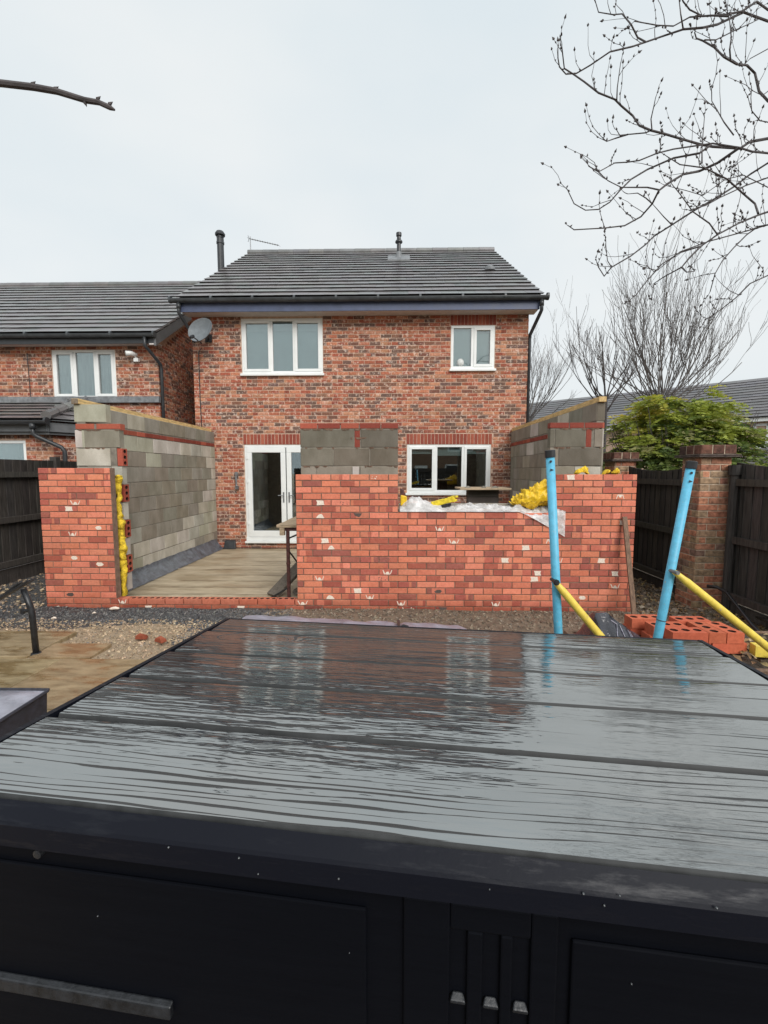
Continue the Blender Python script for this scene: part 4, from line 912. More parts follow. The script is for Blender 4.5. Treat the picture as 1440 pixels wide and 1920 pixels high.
place(mp, [(Mf, [(0.0, BRZ, 0.21), (0.22, BRZ, 0.27), (0.50, BRZ, 0.22), (0.73, BRZ, 0.255), (0.995, BRZ, 0.205)])], RB, ['new_brick'], 'brick', 300)
q = MB(); q.add(RB[1], Matrix.Translation((-1.16 + 0.668, IY + 0.001, bz[1])) @ Matrix(((0, 0, 1, 0), (0, 1, 0, 0), (1, 0, 0, 0), (0, 0, 0, 1)))); q.build('end_brick', ['new_brick'], mp)
# mortar squeezed out of the joints, one lump at a time
def snots(parent, x0, x1, z, n, seed, y=IY):
    r = random.Random(seed); m2 = MB()
    for _ in range(n):
        x = r.uniform(x0, x1); w = r.uniform(0.012, 0.05); h = r.uniform(0.006, 0.022)
        m2.idx([(x - w, y - 0.002, z + r.uniform(0, 0.01)), (x - w * 0.3, y - 0.012, z + 0.004), (x + w * 0.4, y - 0.011, z + 0.005), (x + w, y - 0.002, z + 0.006), (x + w * 0.4, y - 0.004, z - h), (x - w * 0.5, y - 0.005, z - h * r.uniform(0.5, 1.2))], [(0, 1, 5), (1, 2, 4, 5), (2, 3, 4)])
    m2.build('squeezed_mortar', 'mortar_new', parent)['kind'] = 'stuff'
snots(mp, -1.13, 0.02, 2.157, 26, 1); snots(mp, -1.13, 0.02, 1.93, 8, 2); snots(mp, -0.55, -0.38, 2.05, 7, 5); snots(mp, -1.13, 0.02, 1.705, 8, 3); snots(lw, -3.95, -3.40, 2.157, 12, 4); snots(lw, -3.95, -3.42, 1.93, 7, 8); snots(rw, 1.9, 2.5, 2.157, 14, 6); snots(rw, 1.9, 2.5, 1.93, 8, 7)
il = thing('block_wall', (0.95, IY, 0), 'low block inner wall under the plastic draped window opening', 'block wall')
m_ = MB(); m_.box(0.05, 1.88, IY + 0.006, IY + 0.093, -0.1, 1.14); m_.build('mortar', 'mortar_block', il)
place(il, [(frame_wall(0.055, IY, 0), [(u, z, l, vsel('d')) for (u, z, l) in lay(1.82, bz[6:], 0.215, [], bl=0.44, offs=(0.0, -0.225)) if z < 1.0] + [(u, 1.035, l, vsel('d')) for (u, z, l) in lay(1.82, [1.035], 0.215, [], bl=0.44, offs=(0.0,))])], [tuple([[(p[0], p[1], p[2] * 0.98) for p in v[0]]] + list(v[1:])) for v in BV], ['block'], 'block', 300, unit=0.44)

# timber wall plates
for (a, b, lab) in ((-3.972, -3.882, 'pale yellow timber wall plate along the top of the left block wall'), (2.437, 2.527, 'orange brown timber wall plate along the top of the right block wall')):
    tm = thing('timber_wall_plate', ((a + b) / 2, 7.6, 2.468), lab, 'timber', 'timber wall plates')
    q = MB(); q.box(a, b, IY - 0.03, 9.63, 2.468, 2.532); q.build('beam', 'timber_new', tm, bevel=0.003)
    q = MB(); q.box(a + 0.003, b - 0.003, IY - 0.034, IY - 0.0305, 2.471, 2.529); q.build('end_grain', 'timber_end' if a < 0 else 'timber_new', tm)

# damp proof membrane turned up at the foot of the left wall
mbn = MB()
def mfun(u, v):
    y = 5.72 + 3.85 * u; k = v
    x = -3.826 + 0.15 * k ** 1.6 + 0.012 * mnoise.noise(Vector((y * 6, k * 5, 1))); z = 0.205 - 0.215 * k + 0.014 * mnoise.noise(Vector((y * 5, k * 4, 7))) * (1 - k)
    return (x, y, z)
mbn.grid(mfun, 120, 8); tag(mbn.build('damp_proof_membrane', 'membrane', smooth=True), 'blue grey plastic membrane strip turned up along the foot of the left block wall', 'plastic membrane')

# yellow insulation in the cavity at the door opening
def lumpy(name, path, rad, seed, mat, label, cat, amp=0.45, n=12, sub=4, sq=1.0, group=None):
    pts = []
    P = [Vector(p) for p in path]
    for i in range(len(P) - 1):
        for k in range(sub): pts.append(P[i].lerp(P[i + 1], k / sub))
    pts.append(P[-1]); m2 = MB(); K = len(pts)
    rads = [rad[min(int(i / sub), len(rad) - 1)] * (1 - (i % sub) / sub) + rad[min(int(i / sub) + 1, len(rad) - 1)] * ((i % sub) / sub) for i in range(K)]
    rads[0] *= 0.5; rads[-1] *= 0.5
    m2.tube(pts, rads, n); vs = []
    for v in m2.v:
        p = Vector(v); d = mnoise.noise_vector(p * 14 + Vector((seed, 0, 0))) * amp * sum(rad) / len(rad) + mnoise.noise_vector(p * 40 + Vector((seed, 3, 0))) * amp * 0.45 * sum(rad) / len(rad)
        d.y *= sq; vs.append(tuple(p + d))
    m2.v = vs
    return tag(m2.build(name, mat, smooth=True), label, cat, group)
lumpy('insulation_batt', [(-3.40, 5.50, 0.06), (-3.385, 5.50, 0.35), (-3.395, 5.49, 0.55), (-3.37, 5.485, 0.7), (-3.40, 5.50, 0.85), (-3.385, 5.49, 1.0), (-3.405, 5.50, 1.15), (-3.40, 5.50, 1.5), (-3.39, 5.48, 1.6)], [0.038, 0.034, 0.046, 0.052, 0.042, 0.05, 0.036, 0.034, 0.044], 3, 'insulation', 'torn yellow insulation filling the cavity beside the left doorway', 'insulation', 0.75, sub=10)
lumpy('insulation_tuft', [(2.16, 5.46, 1.615), (2.24, 5.44, 1.66), (2.31, 5.45, 1.625)], [0.02, 0.034, 0.022], 9, 'insulation', 'loose frayed yellow insulation tuft on the right wall top, nearest the blue pole', 'insulation', 1.5)
lumpy('insulation_tuft', [(2.46, 5.46, 1.61), (2.50, 5.45, 1.64), (2.54, 5.46, 1.62)], [0.022, 0.03, 0.022], 12, 'insulation', 'small yellow insulation lump in the middle of the right wall top', 'insulation', 1.2)
lumpy('insulation_tuft', [(2.57, 5.46, 1.61), (2.61, 5.45, 1.64), (2.65, 5.46, 1.62)], [0.022, 0.032, 0.022], 15, 'insulation', 'small yellow insulation lump at the right end of the wall top', 'insulation', 1.2)

# ------------------------------------------------------------------ on the window opening: plywood, polythene, tools
q = MB(); q.box(0.52, 1.62, 5.44, 5.69, 1.168, 1.186); tag(q.build('plywood_sheet', 'ply', bevel=0.002), 'tan plywood sheet lying on the wall under the clear plastic', 'plywood')
pl = MB()
def pfun(u, v):
    x = 0.06 + 1.92 * u; y = 5.285 + 0.39 * v
    cr = abs(mnoise.noise(Vector((x * 7, y * 8, 1)))) + .6 * abs(mnoise.noise(Vector((x * 15 + y * 9, y * 17, 4)))) + .35 * abs(mnoise.noise(Vector((x * 31, y * 33 + x * 12, 8))))
    rise = min(1.0, v * 3.2) * (1 - .35 * max(0, v - .6) / .4)
    hump = 0.10 * math.exp(-((x - 0.24) / 0.12) ** 2) + 0.045 * math.exp(-((x - 0.45) / 0.12) ** 2) + 0.028 * math.exp(-((x - 1.0) / 0.16) ** 2)
    z = 1.171 + rise * (0.022 + 0.055 * cr + hump)
    y += 0.02 * mnoise.noise(Vector((x * 9, v * 4, 6))) * (v > .1)
    if x > 1.45 and v < 0.6:
        k = (x - 1.45) / .53; dr = k ** 1.15 * (0.6 - v) / 0.6; z -= 0.25 * dr + .04 * k; y = y * (1 - min(1, dr * 4)) + (5.284 - 0.012 * cr) * min(1, dr * 4)
    if x > 1.84: y = 5.284 - 0.014 * cr; z = min(z, 1.22 - .25 * (x - 1.84))
    return (x, y, z)
pl.grid(pfun, 200, 34); tag(pl.build('polythene_sheet', 'polythene', smooth=True), 'crumpled clear polythene sheet draped over the low wall opening', 'plastic sheet')
tl = thing('yellow_tool', (0.6, 5.40, 1.25), 'yellow clamp tool lying on the plastic left of the window opening middle', 'tool')
q = MB(); q.bar((0.44, 5.42, 1.245), (0.68, 5.42, 1.31), 0.06, 0.065); q.build('body', 'yellow_tool', tl, bevel=0.006)
q = MB(); q.bar((0.68, 5.42, 1.31), (0.72, 5.42, 1.32), 0.05, 0.075); q.bar((0.72, 5.42, 1.34), (0.755, 5.42, 1.345), 0.04, 0.025); q.bar((0.72, 5.42, 1.30), (0.745, 5.42, 1.30), 0.04, 0.025); q.build('jaw', 'yellow_tool', tl, bevel=0.004)
q = MB(); q.bar((0.56, 5.40, 1.225), (0.67, 5.40, 1.25), 0.05, 0.03); q.bar((0.58, 5.415, 1.318), (0.63, 5.415, 1.33), 0.03, 0.012); q.build('grip', 'black_metal', tl)
yb = thing('hi_vis_strap', (0.10, 5.45, 1.20), 'small yellow and red plastic wrapper tucked against the wall step', 'wrapper')
q = MB(); q.hexa([(0.068, 5.42, 1.23), (0.15, 5.42, 1.23), (0.15, 5.45, 1.23), (0.068, 5.45, 1.23), (0.07, 5.42, 1.36), (0.145, 5.42, 1.345), (0.145, 5.44, 1.345), (0.07, 5.44, 1.36)]); q.build('lower_fold', 'yellow_bag', yb, bevel=0.01)
q = MB(); q.hexa([(0.066, 5.43, 1.362), (0.13, 5.43, 1.362), (0.13, 5.45, 1.362), (0.066, 5.45, 1.362), (0.064, 5.43, 1.44), (0.105, 5.43, 1.43), (0.105, 5.45, 1.43), (0.064, 5.45, 1.44)]); q.build('upper_fold', 'rust_red', yb, bevel=0.01)
# yellow crumpled bag
bg = MB()
def bfun(u, v):
    th = 2 * math.pi * u; ph = math.pi * v
    x = 1.66 + 0.25 * math.cos(th) * math.sin(ph); y = 5.50 + 0.12 * math.sin(th) * math.sin(ph); hh = 0.5 - 0.5 * math.cos(ph)
    top = 0.10 + 0.24 * max(0, min(1, (x - 1.42) / 0.36)); z = 1.20 + top * hh
    d = mnoise.noise_vector(Vector((x * 9, y * 9, z * 11))) * 0.045; kk = abs(mnoise.noise(Vector((x * 17 + z * 8, y * 17, z * 24)))) + .5 * abs(mnoise.noise(Vector((x * 33, y * 33, z * 41 + x * 9)))); d = d + Vector((math.cos(th), math.sin(th), 1.0)) * (kk * 0.075 - 0.02)
    return (x + d.x, y + d.y * 0.6, z + d.z)
bg.grid(bfun, 96, 50); tag(bg.build('yellow_bag', 'yellow_bag', smooth=True), 'crumpled bright yellow plastic bag on the wall beside the blue pole', 'bag')
# mortar board on a stack of blocks inside
for k in range(6):
    q = MB(); q.box(1.035 + 0.006 * (k % 2), 1.475, 6.45, 6.55 + 0.06, -0.015 + 0.2165 * k, -0.015 + 0.2165 * k + 0.215, 0, shade((0.12, 0.11, 0.095), rb, 0.1))
    tag(q.build('concrete_block', 'block', bevel=0.004), 'dark concrete block in the stack under the mortar board, ' + ['lowest', 'second from the floor', 'third from the floor', 'fourth from the floor', 'fifth from the floor', 'topmost'][k], 'block', 'blocks stacked under the mortar board')
mb2 = thing('mortar_board', (1.25, 6.5, 1.286), 'muddy mortar board on a block in front of the ground floor window', 'board')
q = MB(); q.box(0.90, 1.60, 6.25, 6.82, 1.386, 1.412); q.build('board', 'timber_board', mb2, bevel=0.004)
q = MB(); q.box(1.04, 1.47, 6.44, 6.62, 1.286, 1.385, 0, (0.12, 0.11, 0.095)); q.build('support', 'block', mb2)
q = MB()
for (x, y, r) in ((1.02, 6.36, 0.05), (1.25, 6.4, 0.04), (1.40, 6.38, 0.06)): q.tube([(x, y, 1.41), (x, y, 1.425), (x, y, 1.44)], [r, r * 0.7, r * 0.2], 8)
q.build('mortar_splash', 'mortar_block', mb2)

# ------------------------------------------------------------------ doorway: trestle, boards, leaning plank
tr = thing('trestle', (-1.37, 6.2, -0.02), 'rusty red steel trestle standing in the doorway', 'trestle')
for (x, y) in ((-1.37, 5.74), (-1.33, 6.74), (-0.30, 5.74), (-0.30, 6.74)):
    q = MB(); q.tube([(x, y, -0.015), (x, y, 0.885)], 0.024, 8); q.tube([(x, y, 0.45), (x, y, 0.47)], 0.03, 8); q.build('leg', 'rust_red', tr)
    q = MB(); q.box(x - 0.06, x + 0.06, y - 0.06, y + 0.06, -0.018, -0.004); q.build('foot', 'metal_grey', tr)
for y in (5.74, 6.74):
    q = MB(); q.bar((-1.42, y, 0.905), (-0.25, y, 0.905), 0.05, 0.045); q.build('crossbar', 'rust_red', tr)
q = MB(); q.tube([(-1.37, 5.74, 0.78), (-1.10, 5.74, 0.9)], 0.012, 6); q.tube([(-1.37, 5.74, 0.14), (-1.62, 5.80, -0.01)], 0.012, 6); q.tube([(-1.35, 6.74, 0.1), (-1.36, 5.74, 0.62)], 0.012, 6); q.build('brace', 'black_metal', tr)
for k in range(4):
    q = MB(); q.box(-1.50 + 0.01 * (k % 2), 0.0, 5.68 + 0.285 * k, 5.68 + 0.285 * k + 0.28, 0.93, 0.966)
    tag(q.build('scaffold_board', 'timber_board', bevel=0.003), ['weathered scaffold board on the trestle, nearest the garden', 'weathered scaffold board on the trestle, second from the garden', 'weathered scaffold board on the trestle, third from the garden', 'weathered scaffold board on the trestle, nearest the house'][k], 'board', 'boards on the trestle')
q = MB(); q.box(-1.46, -1.40, 5.675, 5.735, 0.83, 0.927); tag(q.build('timber_packer', 'timber_board', bevel=0.002), 'short pale timber packer under the end of the scaffold boards', 'timber')
q = MB(); q.bar((-1.62, 5.86, 0.0), (-1.14, 6.42, 0.52), 0.22, 0.04); tag(q.build('leaning_plank', 'timber_grey'), 'dark weathered plank leaning behind the trestle leg', 'plank')
q = MB(); q.bar((-1.36, 5.98, 0.02), (-1.0, 6.0, 0.22), 0.15, 0.035); tag(q.build('leaning_plank', 'timber_grey'), 'short grey plank lying low behind the trestle leg', 'plank')
q = MB(); q.bar((2.68, 5.0, 0.0), (2.65, 5.265, 1.12), 0.052, 0.026, up=(0, -1, 0)); tag(q.build('wooden_stake', 'stake_wood', bevel=0.003), 'brown wooden stake leaning against the right end of the new brick wall', 'stake')

# ------------------------------------------------------------------ fences and brick piers
FC = [(0.052, 0.045, 0.041), (0.060, 0.053, 0.048), (0.044, 0.039, 0.036), (0.075, 0.064, 0.056)]
def fence(name, X, ya, yb, z0, ztop, label, face, dip=0.0, bw=0.125, raise_=0.0):
    f = thing(name, (X, (ya + yb) / 2, z0), label, 'fence', 'dark timber fences'); r = random.Random(int(abs(X * 100) + ya * 10))
    n = max(1, int(round((yb - ya) / bw))); st = (yb - ya) / n
    def tp(y): k = (y - ya) / (yb - ya) * 2 - 1; return ztop - dip * (1 - k * k)
    for i in range(n):
        a, b = ya + st * i + 0.003, ya + st * (i + 1) + 0.010; m2 = MB(); t0, t1 = 0.010, 0.020; za, zb_ = tp(a), tp(b); c = shade(r.choice(FC), r, 0.15); s_ = face
        m2.hexa([(X, a, z0 + 0.16), (X + s_ * t1, a, z0 + 0.16), (X + s_ * t0, b, z0 + 0.16), (X, b, z0 + 0.16), (X, a, za), (X + s_ * t1, a, za), (X + s_ * t0, b, zb_), (X, b, zb_)], 0, c); m2.build('fence_board', 'fence_wood', f)
    for zz in (ztop - 0.20 - dip * 0.3, z0 + (ztop - z0) * 0.50, z0 + 0.22):
        m2 = MB(); m2.bar((X + face * 0.045, ya, zz), (X + face * 0.045, yb, zz), 0.05, 0.075, 0, shade(FC[3], r, 0.1)); m2.build('rail', 'fence_wood', f)
    m2 = MB(); m2.box(min(X + face * 0.0, X + face * 0.04), max(X, X + face * 0.04), ya, yb, z0 - 0.1, z0 + 0.15, 0, shade(FC[3], r, 0.1)); m2.build('gravel_board', 'fence_wood', f)
    return f
for k in range(4):
    fence('timber_fence', -5.15, 1.3 + 1.85 * k, 1.3 + 1.85 * k + 1.75, 0.20, 1.80, ['dark timber fence panel far left, nearest the camera', 'dark timber fence panel on the left beside the metal post', 'dark timber fence panel on the left behind the brick pier', 'dark timber fence panel on the left nearest the neighbour porch'][k], 1)
    p = MB(); p.box(-5.20, -5.10, 1.3 + 1.85 * k - 0.10, 1.3 + 1.85 * k - 0.005, 0.0, 1.86, 0, FC[1]); tag(p.build('fence_post', 'fence_wood', bevel=0.006), ['dark square fence post far left, nearest the camera', 'dark square fence post on the left, second from the camera', 'dark square fence post on the left, third from the camera', 'dark square fence post on the left, farthest from the camera'][k], 'fence post', 'fence posts')
fence('timber_fence', 3.66, 5.56, 7.18, 0.02, 1.72, 'dark timber fence panel between the two brick piers', -1, 0.07)
fence('timber_fence', 3.82, 3.35, 5.16, 0.02, 1.74, 'dark timber fence panel at the right edge, nearer than the brick pier', -1, 0.07)
p = MB(); p.tube([(3.77, 5.13, 0), (3.77, 5.13, 1.62)], 0.05, 10, 0, FC[1]); p.tube([(3.77, 5.13, 1.60), (3.77, 5.13, 1.71)], 0.066, 12, 0, FC[2]); tag(p.build('fence_post', 'fence_wood'), 'dark round topped fence post against the right brick pier', 'fence post', 'fence posts')
PVv = plain_variants([(0.46, 0.20, 0.125), (0.52, 0.235, 0.145), (0.38, 0.18, 0.12), (0.43, 0.28, 0.175), (0.30, 0.19, 0.135)], 14, 0.215, 0.065, 0.03, 61, 0.18, 0.005, 0.003)
def pier(x0, y0, w, label):
    t_ = thing('brick_pier', (x0 + w / 2, y0 + w / 2, 0), label, 'brick pier', 'brick fence piers'); x1, y1 = x0 + w, y0 + w
    m2 = MB(); m2.box(x0 + .006, x1 - .006, y0 + .006, y1 - .006, -0.1, 1.86); m2.build('mortar', 'mortar_pier', t_)
    rows_ = [0.0 + 0.075 * k for k in range(24)]; fi = []
    for (px, py, an_) in ((x0, y0, 0), (x0, y1, -math.pi / 2), (x1, y0, math.pi / 2)):
        fi.append((frame_wall(px, py, an_), lay(w, rows_, 0.065, [], offs=(0.0, -0.1125) if an_ == 0 else (-0.1125, 0.0))))
    place(t_, fi, PVv, ['pier_brick'], 'brick', 300)
    m2 = MB(); o = 0.045
    for (a, b, c, d) in ((x0 - o - .02, x1 + o + .02, 1.80, 1.815), (x0 - o - .015, x1 + o + .015, 1.818, 1.832)): m2.box(a, b, y0 - o - .02, y1 + o + .02, c, d, 0, (0.11, 0.085, 0.075))
    m2.build('tile_creasing', 'pier_brick', t_, bevel=0.003)
    ww = w + 0.06; fi = []
    m2 = MB(); m2.box(x0 - .024, x1 + .024, y0 - .024, y1 + .024, 1.833, 1.935); m2.build('cap_mortar', 'mortar_pier', t_)
    CV = plain_variants([(0.14, 0.07, 0.052), (0.17, 0.085, 0.06), (0.11, 0.068, 0.055)], 6, 0.1025, 0.10, 0.03, 62, 0.15, 0.006, 0.003)
    for (px, py, an_) in ((x0 - .03, y0 - .03, 0), (x0 - .03, y1 + .03, -math.pi / 2), (x1 + .03, y0 - .03, math.pi / 2)): fi.append((frame_wall(px, py, an_), [(i * ww / 3 + .004, 1.836, ww / 3 - .01) for i in range(3)]))
    place(t_, fi, CV, ['pier_brick'], 'cap_brick', 300, unit=0.1025)
pier(3.44, 5.20, 0.335, 'weathered brown brick pier at the right with an oversailing cap, nearest the camera')
pier(3.44, 7.22, 0.335, 'weathered brick pier behind the right end of the new wall')

# ------------------------------------------------------------------ storage box in the foreground
BX = (-0.557, 1.48, 0.0); BROT = math.atan2(-0.1129, 0.9936)
sb = thing('storage_box', BX, 'large black plastic garden storage box with a rain wet wood grain lid, in the foreground', 'storage box', rz=BROT)
_bx, _by = Vector((math.cos(BROT), math.sin(BROT), 0)), Vector((-math.sin(BROT), math.cos(BROT), 0))
def boxpt(px, py, yl):      # photograph pixel -> local x, z on the box's near face
    d = _F + _R * ((px - 720) / 850.0) - _U * ((py - 960) / 850.0); o = CAM - Vector(BX); t_ = (yl - o.dot(_by)) / d.dot(_by); p = o + d * t_; return p.dot(_bx), p.z
TL = math.tan(R(3.87))
def lz(y): return 1.145 - y * TL
edges = [0.0, -0.141, -0.332, -0.507, -0.697, -0.905]
PT = math.tan(R(2.1))
for i in range(5):
    y1, y0 = edges[i], edges[i + 1]; g = 0.009; m2 = MB(); ym = (y0 + y1) / 2; ya_, yb_ = y0 + (0.004 if i == 4 else g + 0.004), y1 - g - 0.004
    def pz_(y): return lz(ym) - (y - ym) * PT - 0.0005
    def pf(u, v):
        x = 0.006 + 1.448 * u; y = ya_ + (yb_ - ya_) * v
        return (x, y, pz_(y) + 0.0011 * math.sin(math.pi * v) + 0.0006 * mnoise.noise(Vector((x * 2.2 + i * 9, y * 7, 0))))
    m2.grid(pf, 50, 12)
    sm_n = len(m2.f)
    for (yq, dy) in ((ya_, -0.004), (yb_, 0.006)):
        m2.poly([(0.006, yq, pz_(yq)), (1.454, yq, pz_(yq)), (1.454, yq + dy, pz_(yq) - 0.008), (0.006, yq + dy, pz_(yq) - 0.008)], 1)
        m2.poly([(0.006, yq + dy, pz_(yq) - 0.008), (1.454, yq + dy, pz_(yq) - 0.008), (1.454, yq + dy, lz(ym) - 0.03), (0.006, yq + dy, lz(ym) - 0.03)], 1)
    for x in (0.006, 1.454): m2.poly([(x, ya_, pz_(ya_)), (x, yb_, pz_(yb_)), (x, yb_, lz(ym) - 0.03), (x, ya_, lz(ym) - 0.03)], 1)
    o = m2.build('lid_plank', [lid_mat(i + 1.0, [0.0, 0.1, 0.3, 0.45, 0.5][i]), 'groove'], sb, local=True)
    o.data.polygons.foreach_set('use_smooth', [True] * sm_n + [False] * (len(m2.f) - sm_n))
m2 = MB()     # lid tray with its sloping rim and skirt
yn, yf = -0.906, 0.004
def tray(y, dz): return lz(y) + dz
ring = [(yn, -0.0115), (yn - 0.005, -0.0035), (yn - 0.022, -0.019), (yn - 0.0245, -0.023), (yn - 0.025, -0.052), (yn - 0.021, -0.055), (yn - 0.008, -0.055)]
L_ = 1.46
for a, b in zip(ring[:-1], ring[1:]): m2.poly([(-0.012, a[0], lz(yn) + a[1]), (L_ + 0.012, a[0], lz(yn) + a[1]), (L_ + 0.012, b[0], lz(yn) + b[1]), (-0.012, b[0], lz(yn) + b[1])])
m2.poly([(-0.006, yn, lz(yn) - .0115), (L_ + .006, yn, lz(yn) - .0115), (L_ + .006, yf, lz(yf) - .0115), (-.006, yf, lz(yf) - .0115)])
for s_, x in ((-1, 0.0), (1, L_)):
    m2.hexa([(x + min(0, s_ * .012), yn - 0.02, lz(yn) - .052), (x + max(0, s_ * .012), yn - 0.02, lz(yn) - .052), (x + max(0, s_ * .012), yf, lz(yf) - .07), (x + min(0, s_ * .012), yf, lz(yf) - .07),
             (x + min(0, s_ * .012), yn - 0.004, lz(yn) + .001), (x + max(0, s_ * .012), yn - 0.004, lz(yn) + .001), (x + max(0, s_ * .012), yf, lz(yf) + .001), (x + min(0, s_ * .012), yf, lz(yf) + .001)])
m2.box(-.012, L_ + .012, yf, yf + .012, lz(yf) - .07, lz(yf) - .004)
m2.build('lid_tray', 'box_rim', sb, local=True)
bf = yn - 0.004       # near face of the body
m2 = MB(); m2.box(0.012, L_ - 0.012, bf, -0.02, 0.0, 1.145); m2.build('body', 'box_plastic', sb, local=True)
LIPZ = boxpt(720, 1667, bf - 0.011)[1]; m2 = MB(); m2.box(0.004, L_ - 0.004, bf - 0.012, bf - 0.0005, LIPZ - 0.006, LIPZ); m2.build('body_lip', 'box_ledge', sb, local=True, bevel=0.002)
# raised plates leave three vertical vent slots, each with a little ledge
fpl = bf - 0.0055
sx = [boxpt(px, 1800, fpl)[0] for px in (843, 905, 961)]; sw = 0.020; zt_ = boxpt(900, 1750, fpl)[1]; zb_ = boxpt(900, 1872, fpl)[1]
plates = [(0.02, sx[0] - 0.10, 0.2, LIPZ - 0.035), (sx[0] - 0.055, sx[0], 0.2, LIPZ - 0.012), (sx[0], sx[2] + sw, zt_, LIPZ - 0.012), (sx[0] + sw, sx[1], 0.2, zt_), (sx[1] + sw, sx[2], 0.2, zt_), (sx[2] + sw, sx[2] + sw + 0.03, 0.2, LIPZ - 0.012), (sx[2] + sw + 0.045, L_ - 0.02, 0.2, LIPZ - 0.04)]
for (a, b, c, d) in plates:
    m2 = MB(); m2.box(a, b, fpl, bf - 0.0005, c, d); m2.build('wall_plate', 'box_plastic', sb, local=True, bevel=0.003)
for x in sx:
    m2 = MB(); m2.hexa([(x + .001, fpl - .003, zb_ - .009), (x + sw - .001, fpl - .003, zb_ - .009), (x + sw - .001, bf - .001, zb_ - .009), (x + .001, bf - .001, zb_ - .009), (x + .001, fpl - .003, zb_ - .005), (x + sw - .001, fpl - .003, zb_ - .005), (x + sw - .004, bf - .001, zb_), (x + .004, bf - .001, zb_)]); m2.build('vent_ledge', 'box_ledge', sb, local=True, bevel=0.0015)
for (pa, pb, py_) in ((-60, 316, 1870),):
    xa, _ = boxpt(pa, py_, fpl - .012); xb, za = boxpt(pb, 1893 if pb < 400 else 1935, fpl - .012)
    m2 = MB(); m2.hexa([(xa, fpl - .010, za - .02), (xb, fpl - .010, za - .02), (xb, fpl - .0005, za - .02), (xa, fpl - .0005, za - .02), (xa, fpl - .009, za - .003), (xb, fpl - .009, za - .003), (xb, fpl - .0005, za), (xa, fpl - .0005, za)]); m2.build('grip_ledge', 'box_ledge', sb, local=True, bevel=0.002)
for px in (31,):
    x, _ = boxpt(px, 1590, bf - 0.036); m2 = MB(); zz = lz(yn) - 0.058 - (0.012 if px == 31 else 0.0)
    m2.tube([(x, yn - 0.004, zz), (x, yn - 0.014, zz), (x, yn - 0.015, zz)], [0.006 if px == 31 else 0.0035] * 2 + [0.003], 10); m2.build('screw', 'black_metal', sb, local=True)

# ------------------------------------------------------------------ covered furniture, posts, poles
cf = thing('covered_bench', (-0.25, 3.0, 0), 'grey purple plastic cover strapped over something low behind the storage box', 'cover')
m2 = MB()
def cvf(u, v):
    x = -1.06 + 1.63 * u; a = math.pi * v; rr = 0.05 + 0.012 * mnoise.noise(Vector((x * 5, v * 3, 0)))
    nar = 1 - 0.35 * math.exp(-((x - 0.03) / 0.025) ** 2)
    y = 3.0 - math.cos(a) * 0.26; z = 0.515 - 0.035 * u + math.sin(a) ** 0.5 * (0.105 - 0.045 * u) * nar + 0.02 * mnoise.noise(Vector((x * 6, y * 9, 3)))
    if u > 0.93: z -= (u - 0.93) * 0.6
    return (x, y, z)
m2.grid(cvf, 90, 14); m2.build('cover', 'tarp_grey', cf, smooth=True)
m2 = MB(); m2.box(-1.04, 0.55, 2.76, 3.24, 0.0, 0.485); m2.build('lower_cover', 'cover_dark', cf, bevel=0.02)
m2 = MB(); m2.tube([(0.03, 2.735, 0.475), (0.03, 2.76, 0.555), (0.03, 2.9, 0.587), (0.03, 3.0, 0.591), (0.03, 3.14, 0.58), (0.03, 3.26, 0.515)], 0.012, 6); m2.tube([(0.03, 2.95, 0.59), (0.06, 2.95, 0.615), (0.09, 2.97, 0.60)], 0.010, 6); m2.build('strap', 'black_metal', cf)
cu = thing('covered_lounger', (-2.4, 2.0, 0), 'low garden lounger under a dark fabric cover at the bottom left edge', 'garden lounger')
c0 = at(90, 1291, 2.45); hx, hz = c0.x, c0.z
m2 = MB()
m2.hexa([(hx - 1.6, 1.2, 0.0), (hx - 0.02, 1.2, 0.0), (hx - 0.02, 2.44, 0.0), (hx - 1.6, 2.44, 0.0), (hx - 1.6, 1.2, hz - 0.015), (hx, 1.2, hz - 0.015), (hx, 2.45, hz - 0.015), (hx - 1.6, 2.45, hz - 0.015)]); m2.build('side_panel', 'cover_dark', cu, bevel=0.012)
m2 = MB()
def ctf(u, v):
    x = hx - 1.6 + 1.6 * u; y = 1.2 + 1.25 * v; e = min(u, 1 - u, v, 1 - v); return (x, y, hz - 0.013 + 0.020 * min(1, e * 14) + 0.012 * mnoise.noise(Vector((x * 2.5, y * 2.5, 0))) * min(1, e * 8))
m2.grid(ctf, 40, 36); m2.build('top_panel', 'cover_top', cu, smooth=True)
m2 = MB(); m2.tube([(hx - 1.6, 2.455, hz - .01), (hx, 2.455, hz - .01), (hx + .004, 2.44, hz - .01), (hx + .004, 1.2, hz - .01)], 0.009, 6)
m2.build('piping', 'cover_dark', cu)

mp_ = thing('metal_post', (-3.2, 3.85, 0.02), 'black bent metal post with a flat sloping arm, standing on the wet paving at left', 'metal post')
pY = 3.85; A = [at(68, 1225, pY), at(60, 1150, pY), at(57, 1138, pY), at(44, 1104, pY)]
m2 = MB(); m2.tube([(A[0].x, pY, 0.02)] + [tuple(a) for a in A[1:]], [0.026, 0.026, 0.026, 0.024], 10); m2.build('upright', 'black_metal', mp_, smooth=True)
B0, B1 = at(60, 1087, pY), at(-40, 1146, pY); m2 = MB(); m2.bar(B0, B1, 0.09, 0.018); m2.bar(B0 + Vector((-.12, 0.02, -.03)), B1 + Vector((0, 0.02, -.02)), 0.05, 0.014); m2.build('arm', 'black_metal', mp_, bevel=0.003)
m2 = MB(); b_ = at(50, 1146, pY); m2.tube([b_ + Vector((-.04, 0, 0)), b_ + Vector((.05, 0, .01))], 0.018, 8); m2.tube([b_ + Vector((-.035, 0, -.02)), b_ + Vector((-.035, 0, .02))], 0.02, 8); m2.build('clamp', 'black_metal', mp_)
